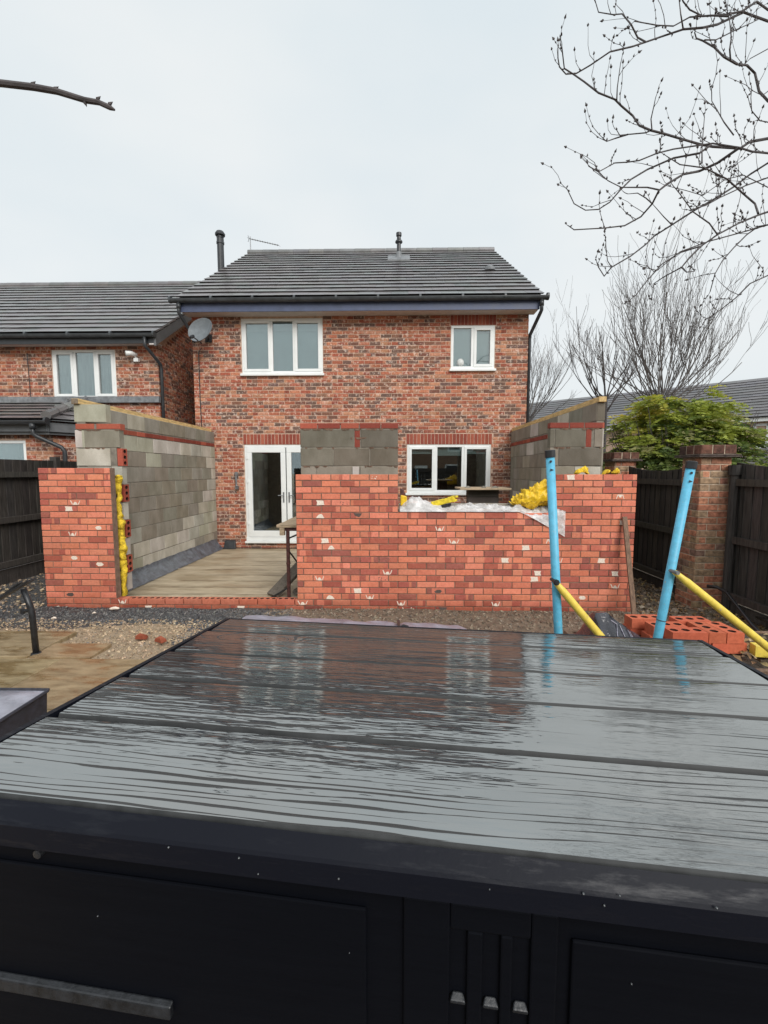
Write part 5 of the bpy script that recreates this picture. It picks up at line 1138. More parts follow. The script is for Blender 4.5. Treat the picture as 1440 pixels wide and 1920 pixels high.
m2 = MB(); m2.tube([(A[0].x, pY, 0.018), (A[0].x, pY, 0.03)], [0.05, 0.035], 12); m2.build('foot', 'black_metal', mp_)

def to_ground(a, b, z=0.0): return a + (b - a) * ((z - a.z) / (b.z - a.z))
def pole(pt, pb, br0, br1, D, label, knob):
    a, b = at(*pt, D), at(*pb, D); g = to_ground(a, b, 0.0); d = (b - a).normalized()
    t_ = thing('blue_pole', g, label, 'pole', 'blue poles with yellow stays')
    m2 = MB(); m2.tube([a - d * -0.03, a.lerp(g, 0.5), g], 0.0228, 14); m2.build('pole', 'pole_blue', t_, smooth=True)
    m2 = MB(); m2.tube([a - d * 0.006, a - d * 0.004, a + d * 0.033], [0.022, 0.0275, 0.0275], 14); m2.build('cap', 'black_metal', t_)
    s0 = at(*br0, D - 0.045); s1 = at(*br1, D - 0.045); e = to_ground(s0, s1, 0.02)
    m2 = MB(); m2.tube([s0, s0.lerp(e, 0.04), s0.lerp(e, 0.05), e], [0.013, 0.018, 0.0205, 0.0205], 12); m2.build('stay', 'pole_yellow', t_, smooth=True)
    m2 = MB(); m2.tube([s0 + Vector((0, 0.05, 0)), s0 - Vector((0, 0.035, 0))], 0.010, 8); m2.tube([s0 - Vector((0, 0.02, 0)), s0 - Vector((0, 0.03, 0))], knob, 8); m2.build('bolt', 'black_metal' if knob > 0.014 else 'metal_grey', t_)
    m2 = MB(); jz = a.lerp(g, 0.62 if knob > .014 else 0.5); m2.tube([jz, jz + d * 0.004], 0.0252, 14); m2.build('joint_ring', 'gutter_grey', t_)
    m2 = MB(); q = a + d * 0.055 + Vector((-0.006, -0.0245, 0)); m2.tube([q + Vector((0, .002, 0)), q - Vector((0, .002, 0))], 0.0065, 8); q = a + d * 0.10 + Vector((-0.002, -0.0247, 0)); m2.poly([q + Vector((-.008, 0, .008)), q + Vector((.011, 0, 0)), q + Vector((-.008, 0, -.006))]); m2.build('mark', 'black_metal', t_)
pole((1031, 846), (1047, 1190), (1040, 1090), (1128, 1195), 2.45, 'light blue pole with black cap standing in front of the new wall', 0.017)
pole((1297, 867), (1233, 1197), (1264, 1072), (1440, 1214), 2.42, 'light blue pole leaning to the right in front of the brick pier', 0.009)

# raised bed behind the box, with loose bricks, a yellow batten and a black sack on it
rbd = thing('raised_bed', (2.25, 2.85, 0), 'low timber edged raised bed of soil and leaves behind the storage box', 'raised bed')
bx0, bx1, by0, by1, bzt = 1.20, 3.30, 2.50, 3.16, 0.53
for k in range(3):
    m2 = MB(); z0_, z1_ = 0.175 * k + 0.003, 0.175 * k + 0.173; m2.box(bx0, bx1, by0, by0 + 0.04, z0_, z1_); m2.box(bx0, bx1, by1 - 0.04, by1, z0_, z1_); m2.box(bx0, bx0 + 0.04, by0 + 0.041, by1 - 0.041, z0_, z1_); m2.box(bx1 - 0.04, bx1, by0 + 0.041, by1 - 0.041, z0_, z1_); m2.build('edge_board', 'stake_wood', rbd)
m2 = MB(); m2.grid(lambda u, v: (bx0 + .041 + (bx1 - bx0 - .082) * u, by0 + .041 + (by1 - by0 - .082) * v, bzt - 0.012 + 0.014 * mnoise.noise(Vector((u * 25, v * 9, 2)))), 60, 20); m2.build('soil', 'soil', rbd, smooth=True)
zt2, zt1 = 0.595, 0.529
LB = [(1.70, 2.73, 0, zt2), (1.919, 2.73, 1, zt2), (2.027, 2.73, 1, zt2), (1.645, 2.838, 0, zt2), (1.585, 2.985, 0, zt2), (1.868, 2.952, 0, zt2),
      (1.72, 2.735, 0, zt1), (1.945, 2.732, 1, zt1), (2.05, 2.735, 1, zt1), (1.63, 2.845, 0, zt1), (1.58, 2.99, 0, zt1), (1.86, 2.955, 0, zt1)]
ln = ['front left', 'front middle, end on', 'front right, end on', 'second row left', 'back left', 'back right']
lr = random.Random(3)
for i, (x, y, e, z) in enumerate(LB):
    m2 = MB(); m2.v, m2.f, m2.mi, m2.c = perforated(c=shade((0.56, 0.145, 0.08), lr, 0.07), rh=0.027, flip=0.9)
    o = bpy.data.objects.new('loose_brick', m2.mesh('loose_brick', ['new_brick', 'hole_dark'])); COL.objects.link(o)
    o.matrix_world = Matrix.Translation((x + (0.1025 if e else 0), y, z)) @ Matrix.Rotation(math.pi / 2 if e else 0, 4, 'Z') @ Matrix.Rotation(lr.uniform(-.02, .02), 4, 'Z')
    o.location = o.matrix_world.translation
    tag(o, 'loose red three hole brick in the small stack, %s layer, %s' % ('top' if i < 6 else 'bottom', ln[i % 6]), 'brick', 'loose bricks stacked by the leaning pole')
m2 = MB(); m2.bar((2.165, 2.71, 0.567), (2.9, 2.60, 0.567), 0.06, 0.072); tag(m2.build('yellow_batten', 'pole_yellow', bevel=0.004), 'thick yellow batten lying beside the loose bricks at the right edge', 'batten')
sk = thing('black_sack', (1.42, 2.85, 0.53), 'shiny black plastic sack with pale printed letters behind the storage box', 'sack')
m2 = MB(); SP = [at(1129, 1200, 2.72), at(1143, 1163, 2.85), at(1170, 1160, 2.87), at(1226, 1192, 2.85), at(1240, 1205, 2.7)]
def skf(u, v):
    x = 1.245 + 0.40 * u; ridge = 0.52 + 0.21 * min(1, u / 0.13) * (1 - max(0, (u - 0.30) / 0.70) * 0.92)
    y = 2.70 + 0.19 * v; z = 0.515 + (ridge - 0.515) * (v ** 0.8)
    d = mnoise.noise_vector(Vector((x * 16, y * 9, z * 9))) * 0.012; f_ = 0.010 * math.sin(u * 40 + v * 3) * (1 - v) if u < 0.35 else 0
    return (x + d.x, y + d.y - f_, z + d.z * 0.5)
m2.grid(skf, 50, 16); m2.grid(lambda u, v: (lambda p: (p[0], p[1] + 0.22 * v, p[2] - (p[2] - 0.52) * v ** 2))(skf(u, 1.0)), 50, 8); m2.build('sack', 'sack_black', sk, smooth=True)
def stroke(pts, w=0.006):
    for p, q in zip(pts[:-1], pts[1:]):
        P_, Q_ = [Vector(skf(a, b)) + Vector((0, -0.004, 0.002)) for a, b in (p, q)]; lt.bar(P_, Q_, 0.003, w)
lt = MB(); U0 = 0.36
def lett(pts, u0, w, v0=0.42, vh=0.42): stroke([(u0 + w * a, v0 + vh * b) for a, b in pts])
lett([(0, 1), (1, 1), (0, 0), (1, 0)], 0.35, 0.10); lett([(0, 1), (0, .2), (.3, 0), (.7, 0), (1, .2), (1, 1)], 0.49, 0.11); lett([(0, 1), (0, 0), (1, 0)], 0.64, 0.08)
lt.build('printed_letters', 'print_pale', sk)
hs = MB(); hs.tube([at(1325, 1099, 4.95), at(1345, 1101, 4.9), at(1362, 1111, 4.75), at(1385, 1140, 4.5), at(1410, 1172, 4.25), at(1440, 1200, 4.05), (3.5, 3.3, 0.08)], 0.018, 8); hs.tube([at(1420, 1157, 4.6), at(1440, 1165, 4.3), (3.7, 3.8, 0.1)], 0.018, 8); tag(hs.build('black_hose', 'hose', smooth=True), 'thin black hose arching down along the right fence', 'hose')

# ------------------------------------------------------------------ loose stones, rubble, leaves
def stones(name, n, pts, smin, smax, pal, label, cat, seed, flat=0.6, zf=gz):
    r = random.Random(seed); m2 = MB()
    for _ in range(n):
        x, y = pts(r); s_ = smin + (smax - smin) * r.random() ** 2.2; z = zf(x, y) + s_ * 0.15; a = r.uniform(0, 6.28); c = shade(r.choice(pal), r, 0.25)
        ax = [Vector((math.cos(a), math.sin(a), r.uniform(-.3, .3))) * s_ * r.uniform(.7, 1.3), Vector((-math.sin(a), math.cos(a), r.uniform(-.3, .3))) * s_ * r.uniform(.5, .9), Vector((r.uniform(-.2, .2), r.uniform(-.2, .2), 1)) * s_ * flat * r.uniform(.6, 1.2)]
        o = Vector((x, y, z)); j = lambda: Vector((r.uniform(-.2, .2), r.uniform(-.2, .2), r.uniform(-.2, .2))) * s_
        v = [o + ax[0] + j(), o + ax[1] + j(), o - ax[0] + j(), o - ax[1] + j()]; tp = [o + ax[2] + ax[0] * .45 + j(), o + ax[2] + ax[1] * .5 + j(), o + ax[2] - ax[0] * .5 + j(), o + ax[2] - ax[1] * .45 + j()]
        m2.idx(v + tp, [(0, 1, 5, 4), (1, 2, 6, 5), (2, 3, 7, 6), (3, 0, 4, 7), (4, 5, 6, 7)], 0, c)
    return tag(m2.build(name, 'stone', local=True), label, cat, kind='stuff')
CH = [(0.07, 0.072, 0.078), (0.11, 0.11, 0.115), (0.16, 0.155, 0.15), (0.05, 0.052, 0.056), (0.22, 0.21, 0.195)]
SA = [(0.50, 0.37, 0.24), (0.56, 0.425, 0.28), (0.42, 0.30, 0.19), (0.33, 0.235, 0.15)]
def p_chip(r):
    while True:
        x, y = r.uniform(-4.6, -1.2), r.uniform(4.05, 5.28)
        if (y > 4.72 and x < -1.9) or (x > -2.2 and y > 4.0 + abs(x + 1.6) * 0.3) or r.random() < 0.04: return x, y
def p_sand(r):
    while True:
        x, y = r.uniform(-4.6, -1.3), r.uniform(3.6, 4.85)
        if x < -3.2 and y < 4.4: continue
        if x < -2.63 and y < 4.1: continue
        if x < -1.9 and y < 3.76: continue
        return x, y
stones('dark_chippings', 9000, p_chip, 0.004, 0.016, CH, 'dark grey stone chippings along the foot of the new wall at left', 'gravel', 1)
stones('pale_rubble', 5200, p_sand, 0.003, 0.019, SA, 'pale sandy rubble beside the wet paving', 'rubble', 2)
MU = [(0.23, 0.175, 0.125), (0.15, 0.115, 0.085), (0.30, 0.235, 0.17), (0.19, 0.14, 0.10)]
stones('mud_clods', 6500, lambda r: (r.uniform(-1.5, 3.3), 5.27 - 1.5 * r.random() ** 1.5), 0.004, 0.024, MU, 'muddy clods and grit along the foot of the new wall', 'mud', 3)
stones('mud_clods', 1500, lambda r: (r.uniform(2.85, 3.6), r.uniform(3.2, 7.5)), 0.008, 0.04, MU, 'muddy clods on the strip between the new wall and the right fence', 'mud', 13)
stones('garden_rubble', 1500, lambda r: (r.uniform(-5.1, -4.3), r.uniform(3.0, 7.5)), 0.008, 0.035, SA + MU, 'mixed rubble along the foot of the left fence', 'rubble', 14)
def leaves(name, n, pts, label, seed, zf=gz, sm=0.03):
    r = random.Random(seed); m2 = MB(); pal = [(0.30, 0.17, 0.07), (0.22, 0.12, 0.055), (0.38, 0.26, 0.11), (0.15, 0.09, 0.05), (0.42, 0.31, 0.17)]
    for _ in range(n):
        x, y = pts(r); z = zf(x, y) + r.uniform(0.004, 0.025); a = r.uniform(0, 6.28); s_ = sm * r.uniform(.5, 1.2); u = Vector((math.cos(a), math.sin(a), r.uniform(-.5, .5))) * s_; v = Vector((-math.sin(a), math.cos(a), r.uniform(-.5, .5))) * s_ * .55; o = Vector((x, y, z)); c = shade(r.choice(pal), r, .25); up = Vector((0, 0, s_ * .25))
        m2.idx([o - u, o + v * .9 + up, o + u, o - v * .9 + up, o - u * .2 + up * .2], [(0, 4, 1), (4, 2, 1), (0, 3, 4), (4, 3, 2)], 0, c)
    return tag(m2.build(name, 'litter', local=True), label, 'leaf litter', kind='stuff')
leaves('leaf_litter', 1700, lambda r: (3.78 - 0.95 * r.random() ** 1.6, r.uniform(3.3, 7.2)), 'brown fallen leaves along the foot of the right fence', 4)
leaves('leaf_litter', 500, lambda r: (r.uniform(1.3, 3.2), r.uniform(2.56, 3.1)), 'brown fallen leaves on the raised bed', 5, zf=lambda x, y: 0.525)
for i, (x, y, a) in enumerate(((-2.47, 4.25, 0.3), (-2.24, 4.17, -0.3))):
    m2 = MB(); r = random.Random(i + 40); z = 0.02; v = [(-.055, -.03, 0), (.05, -.04, 0), (.065, .02, 0), (-.03, .045, 0), (-.045, -.02, .03), (.02, -.03, .045), (.05, .015, .025), (-.025, .03, .04)]
    m2.hexa([Vector(p) * r.uniform(.85, 1.1) for p in v], 0, (0.46, 0.15, 0.085)); o = m2.build('brick_fragment', 'new_brick', local=True); o.location = (x, y, z); o.rotation_euler = (0.1, 0.05, a)
    tag(o, ['broken orange brick piece in the rubble, the left one', 'broken orange brick piece in the rubble, the right one'][i], 'brick piece', 'broken brick pieces')
for i, (px, py) in enumerate(((214, 1143), (101, 1162), (176, 1152))):
    d = _F + _R * ((px - 720) / 850) - _U * ((py - 960) / 850); q = CAM + d * (-1.62 / d.z); s_ = [0.05, 0.03, 0.022][i]
    lumpy('foam_scrap', [q + Vector((-s_, 0, 0.01)), q + Vector((0, 0, 0.02)), q + Vector((s_, 0.01, 0.01))], [s_ * .3, s_ * .45, s_ * .3], i + 2, 'brick_cream', ['large pale foam scrap on the chippings below the doorway pier', 'pale foam scrap on the chippings nearest the paving', 'tiny pale foam scrap on the chippings between the other two'][i], 'scrap', 0.8, n=7)

# ------------------------------------------------------------------ houses beyond the right fence
rh = thing('far_house', (24, 26, 0), 'grey tiled roof and white window of a house beyond the right fence', 'house')
RA, RB_ = at(985, 758, 36.0), at(1700, 686, 23.0); RB_.z = RA.z; ud = (RB_ - RA); ud.z = 0; ul = ud.length; ud.normalize(); nd_ = Vector((ud.y, -ud.x, 0))
if nd_.y > 0: nd_ = -nd_
fall = 4.6; drop = 2.55; E0 = RA + nd_ * fall - Vector((0, 0, drop))
m2 = MB(); m2.poly([E0, E0 + ud * ul, RA + ud * ul, RA]); m2.poly([RA, RA + ud * ul, RA + ud * ul - nd_ * fall - Vector((0, 0, drop)), RA - nd_ * fall - Vector((0, 0, drop))])
fr2 = m2.build('roof', 'grey_board', rh)
FT = tile_variants([(0.105, 0.10, 0.105), (0.125, 0.118, 0.122), (0.085, 0.084, 0.088), (0.11, 0.104, 0.102)], 8, 8, w=0.9, ln=0.46, th=0.045)
roof_tiles(fr2, frame_slope(E0 + Vector((0, 0, 0.0)), ud, -nd_ * fall + Vector((0, 0, drop))), ul, 14, gauge=0.375, w=0.9, limit=0, variants=FT)
def wp(u, dn, z): p = RA + ud * u + nd_ * dn; return Vector((p.x, p.y, z))
m2 = MB(); za = E0.z; m2.poly([wp(0, fall - .4, 0), wp(ul, fall - .4, 0), wp(ul, fall - .4, za), wp(0, fall - .4, za)]); m2.build('wall', 'mortar_house', rh)
m2 = MB(); m2.bar(wp(0, fall - .1, za - .08), wp(ul, fall - .1, za - .08), 0.05, 0.22); m2.build('fascia', 'white_upvc', rh)
def on_wall(px, py):
    d = _F + _R * ((px - 720) / 850.0) - _U * ((py - 960) / 850.0); o = wp(0, fall - .4, 0); t_ = (o - CAM).dot(nd_) / d.dot(nd_); p = CAM + d * t_; return (p - o).dot(ud), p.z
for (pxa, pxb) in ((1413, 1500),):
    ua, zt3 = on_wall(pxa, 795); ub, zb3 = on_wall(pxb, 838); f_ = fall - .36
    m2 = MB(); w_w = 0.12
    for (a, b, c, d) in ((ua, ub, zt3 - w_w, zt3), (ua, ub, zb3, zb3 + w_w), (ua, ua + w_w, zb3, zt3), (ub - w_w, ub, zb3, zt3), (ua + (ub - ua) * .28, ua + (ub - ua) * .28 + w_w, zb3, zt3), (ua + (ub - ua) * .62, ua + (ub - ua) * .62 + w_w, zb3, zt3)):
        m2.hexa([wp(a, f_, c), wp(b, f_, c), wp(b, f_ - .1, c), wp(a, f_ - .1, c), wp(a, f_, d), wp(b, f_, d), wp(b, f_ - .1, d), wp(a, f_ - .1, d)])
    w3 = m2.build('window', 'white_upvc', rh); m2 = MB(); m2.poly([wp(ua, f_ - .06, zb3), wp(ub, f_ - .06, zb3), wp(ub, f_ - .06, zt3), wp(ua, f_ - .06, zt3)]); m2.build('pane', 'dark_plastic', w3)
ua, zp = on_wall(1398, 842); m2 = MB(); m2.poly([wp(ua, fall - .39, zp), wp(ul, fall - .39, zp), wp(ul, fall + 2.2, zp - 1.1), wp(ua - .2, fall + 2.2, zp - 1.1)]); lr2 = m2.build('porch_roof', 'grey_board', rh)
pb_ = wp(ua - .2, fall + 2.2, zp - 1.1); roof_tiles(lr2, frame_slope(pb_, ud, -nd_ * 2.6 + Vector((0, 0, 1.1))), ul - ua, 8, gauge=0.35, w=0.9, limit=0, variants=FT)
m2 = MB(); m2.bar(pb_ - Vector((0, 0, .1)), pb_ + ud * (ul - ua) - Vector((0, 0, .1)), 0.06, 0.24); m2.build('porch_fascia', 'white_upvc', rh)
m2 = MB(); m2.poly([wp(ua, fall + 2.0, 0), wp(ul, fall + 2.0, 0), wp(ul, fall + 2.0, zp - 1.1), wp(ua, fall + 2.0, zp - 1.1)]); m2.build('porch_wall', 'mortar_house', rh)

# ------------------------------------------------------------------ trees
def grow(mb, p, d, L, r, depth, rng, bend=0.15, upw=0.10, split=(2, 3), spread=0.5, seg=4, n=4, thin=0.012):
    pts = [p]; rad = [r]; dd = d.normalized(); q = p
    for i in range(seg):
        dd = (dd + Vector((rng.uniform(-1, 1), rng.uniform(-1, 1), rng.uniform(-1, 1))) * bend + Vector((0, 0, upw))).normalized()
        q = q + dd * (L / seg); pts.append(q); rad.append(max(thin * 0.5, r * (1 - 0.55 * (i + 1) / seg)))
    mb.tube(pts, rad, n, caps=False)
    if depth <= 0: return
    for k in range(rng.randint(*split)):
        f = rng.uniform(0.25, 1.0); j = min(int(f * seg), seg - 1); o = pts[j].lerp(pts[j + 1], f * seg - j)
        a = (dd + Vector((rng.uniform(-1, 1), rng.uniform(-1, 1), rng.uniform(-.4, .8))) * spread).normalized()
        grow(mb, o, a, L * rng.uniform(0.45, 0.75), max(rad[j] * 0.6, thin * 0.6), depth - 1, rng, bend, upw, split, spread, seg, n, thin)
# broad leafless tree behind the bush
r = random.Random(12); base = at(1236, 752, 15.5); bt = thing('bare_tree', (base.x, base.y, 0), 'wide leafless tree with many upright stems behind the green bush', 'tree')
m2 = MB(); m2.tube([(base.x, base.y, 0), (base.x + .05, base.y, base.z * .5), (base.x, base.y, base.z + .1)], [.17, .14, .12], 8); m2.build('trunk', 'bark', bt)
m2 = MB()
for k in range(40):
    a = -1.35 + 2.70 * k / 39 + r.uniform(-.06, .06); dep = r.uniform(-.55, .55); d = Vector((math.sin(a), dep * .7, math.cos(a) * .9 + .12))
    grow(m2, base + Vector((r.uniform(-.12, .12), r.uniform(-.12, .12), r.uniform(-.5, .1))), d, r.uniform(2.3, 3.3) * (1.05 - .10 * abs(a)), 0.021, 2, r, 0.17, 0.11, (3, 5), 0.6, 6, 4, 0.009)
m2.build('crown', 'bark_far', bt)
r = random.Random(15); base = at(1135, 752, 19.0); bt = thing('bare_tree', (base.x, base.y, 0), 'small leafless tree left of the wide one, above the right block wall', 'tree')
m2 = MB(); m2.tube([(base.x, base.y, 0), (base.x, base.y, base.z)], [.12, .08], 6); m2.build('trunk', 'bark', bt); m2 = MB()
for k in range(12): grow(m2, base + Vector((0, 0, r.uniform(-.6, .1))), Vector((math.sin(-1.1 + 2.0 * k / 11), r.uniform(-.4, .4), 0.75)), r.uniform(1.4, 2.4), 0.03, 2, r, 0.10, 0.08, (2, 4), 0.45, 5, 4, 0.014)
m2.build('crown', 'bark', bt)
r = random.Random(19); base = at(985, 800, 24.0); bt = thing('bare_tree', (base.x, base.y, 0), 'pale thin leafless tree close behind the right corner of the house', 'tree')
m2 = MB(); m2.tube([(base.x, base.y, 0), (base.x, base.y, base.z)], [.16, .12], 6); m2.build('trunk', 'bark_far', bt); m2 = MB()
for k in range(22): grow(m2, base + Vector((0, 0, r.uniform(-.5, .3))), Vector((math.sin(-.7 + 2.1 * k / 21), r.uniform(-.3, .3), .95)), r.uniform(2.2, 4.4), 0.028, 3, r, 0.15, 0.09, (2, 3), 0.6, 5, 3, 0.009)
m2.build('crown', 'bark_far', bt)

# the green bush beyond the fence
r = random.Random(21); bs_ = thing('green_bush', (5.6, 8.9, 0), 'feathery yellow green bush rising behind the right fence', 'bush')
stm = MB(); fol = MB(); GR = [(0.28, 0.33, 0.06), (0.38, 0.43, 0.075), (0.18, 0.24, 0.06), (0.54, 0.52, 0.085), (0.58, 0.50, 0.10), (0.10, 0.15, 0.045), (0.36, 0.35, 0.15)]
def frond(o, d, L, c, rng):
    d = d.normalized(); sd = d.cross(Vector((0, 0, 1))); sd = sd.normalized() if sd.length > .1 else Vector((1, 0, 0)); n_ = 7
    for i in range(n_):
        f = (i + .6) / n_; p = o + d * (L * f) - Vector((0, 0, L * .35 * f * f))
        for s_ in (-1, 1):
            l = L * .36 * (1 - .5 * f) * rng.uniform(.8, 1.2); t_ = (sd * s_ * .85 + d * .65 + Vector((0, 0, rng.uniform(-.35, .15)))).normalized(); w0 = t_.cross(Vector((0, 0, 1))).normalized(); ro = rng.uniform(-1.4, 1.4); w = (w0 * math.cos(ro) + w0.cross(t_) * math.sin(ro)) * l * .2
            tip = p + t_ * l; mid = p + t_ * l * .45 + Vector((0, 0, l * .05)); fol.idx([p, mid + w, tip, mid - w], [(0, 1, 2, 3)], 0, shade(c, rng, .2))
BC = Vector((5.5, 8.9, 1.75))
for k in range(210):
    a = r.uniform(0, 6.283); e = r.uniform(-.5, 1.45); rr_ = r.uniform(.25, 1.0) ** .5
    lump = .85 + .35 * mnoise.noise(Vector((math.cos(a) * 2.3, math.sin(a) * 2.3, e * 2.6)))
    cx_ = BC.x + 1.55 * math.cos(a) * math.cos(e) * rr_ * lump; cy_ = BC.y + .85 * math.sin(a) * math.cos(e) * rr_
    cz_ = BC.z + 1.42 * math.sin(e) * rr_ * lump - .28 * max(0, cx_ - 6.0); out_ = Vector((math.cos(a), math.sin(a), .15)); tone = r.random() * .6 + .4 * max(0, min(1, (cz_ - 1.9) / .9)) * (1 if rr_ > .6 else .4)
    pal = [GR[5], GR[2]] if tone < .3 else [GR[0], GR[2], GR[6]] if tone < .55 else [GR[0], GR[1], GR[1]] if tone < .8 else [GR[1], GR[3], GR[4]]
    for q in range(11):
        b2 = a + r.uniform(-1.5, 1.5); d = Vector((math.cos(b2), math.sin(b2), r.uniform(-.15, .35))); frond(Vector((cx_, cy_, cz_)) + d * r.uniform(0, .1) + Vector((0, 0, r.uniform(-.06, .06))), d, r.uniform(.22, .46), r.choice(pal), r)
for k in range(60):
    a = r.uniform(0, 6.283); q = Vector((BC.x + .5 * math.cos(a), BC.y + .35 * math.sin(a), 0)); tt = Vector((BC.x + 1.3 * math.cos(a), BC.y + .7 * math.sin(a), r.uniform(1.9, 2.8))); stm.tube([q, q.lerp(tt, .5) + Vector((0, 0, .25)), tt], [.014, .011, .005], 4, caps=False)
stm.build('stems', 'bark', bs_); fol.build('crown', 'leaf', bs_)
r = random.Random(33); hb = thing('far_hedge', at(1015, 800, 27.0) * 1.0, 'low dark green hedge between the house corner and the far roof', 'hedge'); hb.location.z = 0
fol = MB(); c_ = at(1020, 790, 27.0)
for k in range(900): frond(Vector((c_.x + r.gauss(0, .9), c_.y + r.gauss(0, .5), r.uniform(2.6, 4.5) - abs(r.gauss(0, .2)))), Vector((r.uniform(-1, 1), r.uniform(-1, 1), .3)), r.uniform(.2, .4), r.choice(GR[2:3] + GR[5:6] + [(0.09, 0.11, 0.05)]), r)
fol.build('foliage', 'leaf', hb); m2 = MB()
for k in range(8): m2.tube([(c_.x - 1 + .28 * k, c_.y, 0), (c_.x - 1 + .28 * k, c_.y, 3.4)], .04, 5)
m2.build('stems', 'bark', hb)

# overhanging branches of the tree at the right, trunk outside the picture
nt = thing('overhanging_tree', (6.2, 4.2, 0), 'leafless twigs and branches hanging into the sky at top right', 'tree'); r = random.Random(44)
m2 = MB(); m2.tube([(6.2, 4.2, 0), (6.15, 4.15, 1.5), (6.1, 4.1, 3.0), (5.9, 4.0, 4.6), (5.6, 3.9, 6.2)], [.17, .14, .12, .09, .05], 10); m2.build('trunk', 'bark', nt, smooth=True)
ZB = {  # limbs in pixels of an enlarged crop of the photograph: (radius, depth, points, joins trunk)
 1: (.011, 3.6, [(1440,130),(1290,75),(1130,150),(1040,170),(920,180),(800,220),(690,258),(610,285),(470,318),(350,400),(265,450),(200,455),(160,410),(150,350)], 1),
 2: (.013, 3.5, [(1440,850),(1330,870),(1270,910),(1100,900),(1020,885),(900,850),(800,820),(720,800),(650,770),(610,710),(540,650),(500,610),(400,570),(310,500),(245,455),(190,420),(175,290)], 1),
 3: (.009, 3.4, [(1440,940),(1340,930),(1260,905),(1100,880),(960,900),(860,915),(760,940),(650,985),(580,995),(500,1000),(400,1055),(340,1020)], 1),
 4: (.007, 3.45, [(1090,890),(1020,940),(860,970),(700,1040),(600,1100),(530,1170),(470,1240),(400,1285),(320,1290),(250,1250),(210,1165)], 0),
 5: (.009, 3.3, [(1260,910),(1130,1000),(1020,1050),(920,1070),(820,1130),(770,1170),(730,1250),(660,1330),(560,1385),(430,1400),(250,1410),(215,1385)], 0),
 6: (.010, 3.55, [(1440,1000),(1330,1070),(1240,1140),(1130,1210),(990,1290),(850,1380),(740,1450),(690,1500),(600,1570),(480,1640),(435,1695),(400,1640),(390,1610)], 1),
 7: (.010, 3.25, [(1440,1300),(1380,1320),(1260,1370),(1130,1440),(1030,1510),(900,1550),(790,1620),(700,1720),(630,1810)], 1),
 8: (.008, 3.7, [(1440,1380),(1300,1420),(1080,1480),(900,1545),(760,1660),(680,1640)], 1),
 9: (.006, 3.25, [(1030,1510),(960,1580),(910,1640),(800,1700),(740,1740),(725,1840)], 0),
 10: (.008, 3.4, [(1440,1690),(1330,1740),(1240,1830),(1150,1900),(1060,1960)], 1),
 11: (.013, 3.6, [(1440,620),(1385,560),(1360,450),(1310,400),(1250,395),(1170,350),(1110,290),(1040,250),(1000,235),(990,200)], 1),
 12: (.007, 3.3, [(1380,1310),(1360,1250),(1290,1190),(1190,1100),(1050,1030),(900,1010),(820,960)], 0),
 13: (.008, 3.5, [(1440,1090),(1300,1140),(1150,1210),(1060,1260),(960,1290)], 1),
 14: (.012, 3.7, [(1440,60),(1370,10),(1280,70),(1180,90),(1040,100),(960,60),(920,10),(890,-60)], 1),
 15: (.006, 3.6, [(690,258),(640,230),(600,150),(545,85),(490,90),(400,75),(375,-10)], 0),
 16: (.005, 3.6, [(920,180),(905,90),(890,-40)], 0),
 17: (.006, 3.65, [(1200,100),(1090,95),(960,105),(860,160),(760,155),(620,130),(600,150)], 0),
 18: (.005, 3.5, [(720,800),(690,815),(580,825),(530,830),(510,795)], 0), 19: (.005, 3.5, [(580,825),(500,850),(450,868),(430,855)], 0),
 20: (.004, 3.5, [(728,800),(722,730),(740,650),(750,600)], 0), 21: (.004, 3.5, [(512,615),(515,540),(535,390)], 0),
 22: (.005, 3.6, [(1210,370),(1205,300),(1215,230),(1205,130),(1190,60)], 0), 23: (.004, 3.6, [(1050,245),(1120,245),(1250,180),(1340,140),(1380,120)], 0),
 24: (.007, 3.2, [(1440,1380),(1380,1390),(1310,1440),(1230,1520),(1160,1600),(1115,1680),(1085,1790)], 1), 25: (.004, 3.55, [(480,1640),(455,1600),(445,1500)], 0),
 26: (.005, 3.3, [(770,1165),(700,1150),(620,1150),(540,1150),(460,1110),(400,1060)], 0), 27: (.004, 3.3, [(730,1250),(690,1215),(640,1185),(580,1190)], 0),
 28: (.005, 3.4, [(1440,750),(1390,740),(1340,680),(1335,600),(1340,540)], 1), 29: (.004, 3.4, [(1230,830),(1170,750),(1130,680),(1095,620),(1095,565)], 0), 30: (.004, 3.3, [(1035,1000),(1035,900),(1050,720)], 0),
 31: (.006, 3.8, [(1440,300),(1330,360),(1290,400)], 1), 32: (.005, 3.8, [(1440,1150),(1290,1075),(1180,1100),(1040,1200),(940,1170),(820,1140)], 1), 33: (.005, 3.2, [(1130,1440),(1080,1370),(980,1300),(900,1190),(850,1130)], 0),
 34: (.004, 3.5, [(850,1380),(800,1330),(730,1250)], 0), 35: (.005, 3.3, [(910,1640),(940,1670),(990,1665)], 0), 36: (.006, 3.5, [(1440,560),(1400,590),(1385,560)], 1) }
def bud(mb, p, d, s_):
    d = d.normalized(); a = d.orthogonal().normalized() * s_ * .42; b = d.cross(a).normalized() * s_ * .42; c = p + d * s_ * .5
    mb.idx([p, c + a, c + b, c - a, c - b, p + d * s_ * 1.5], [(0, 1, 2), (0, 2, 3), (0, 3, 4), (0, 4, 1), (5, 2, 1), (5, 3, 2), (5, 4, 3), (5, 1, 4)])
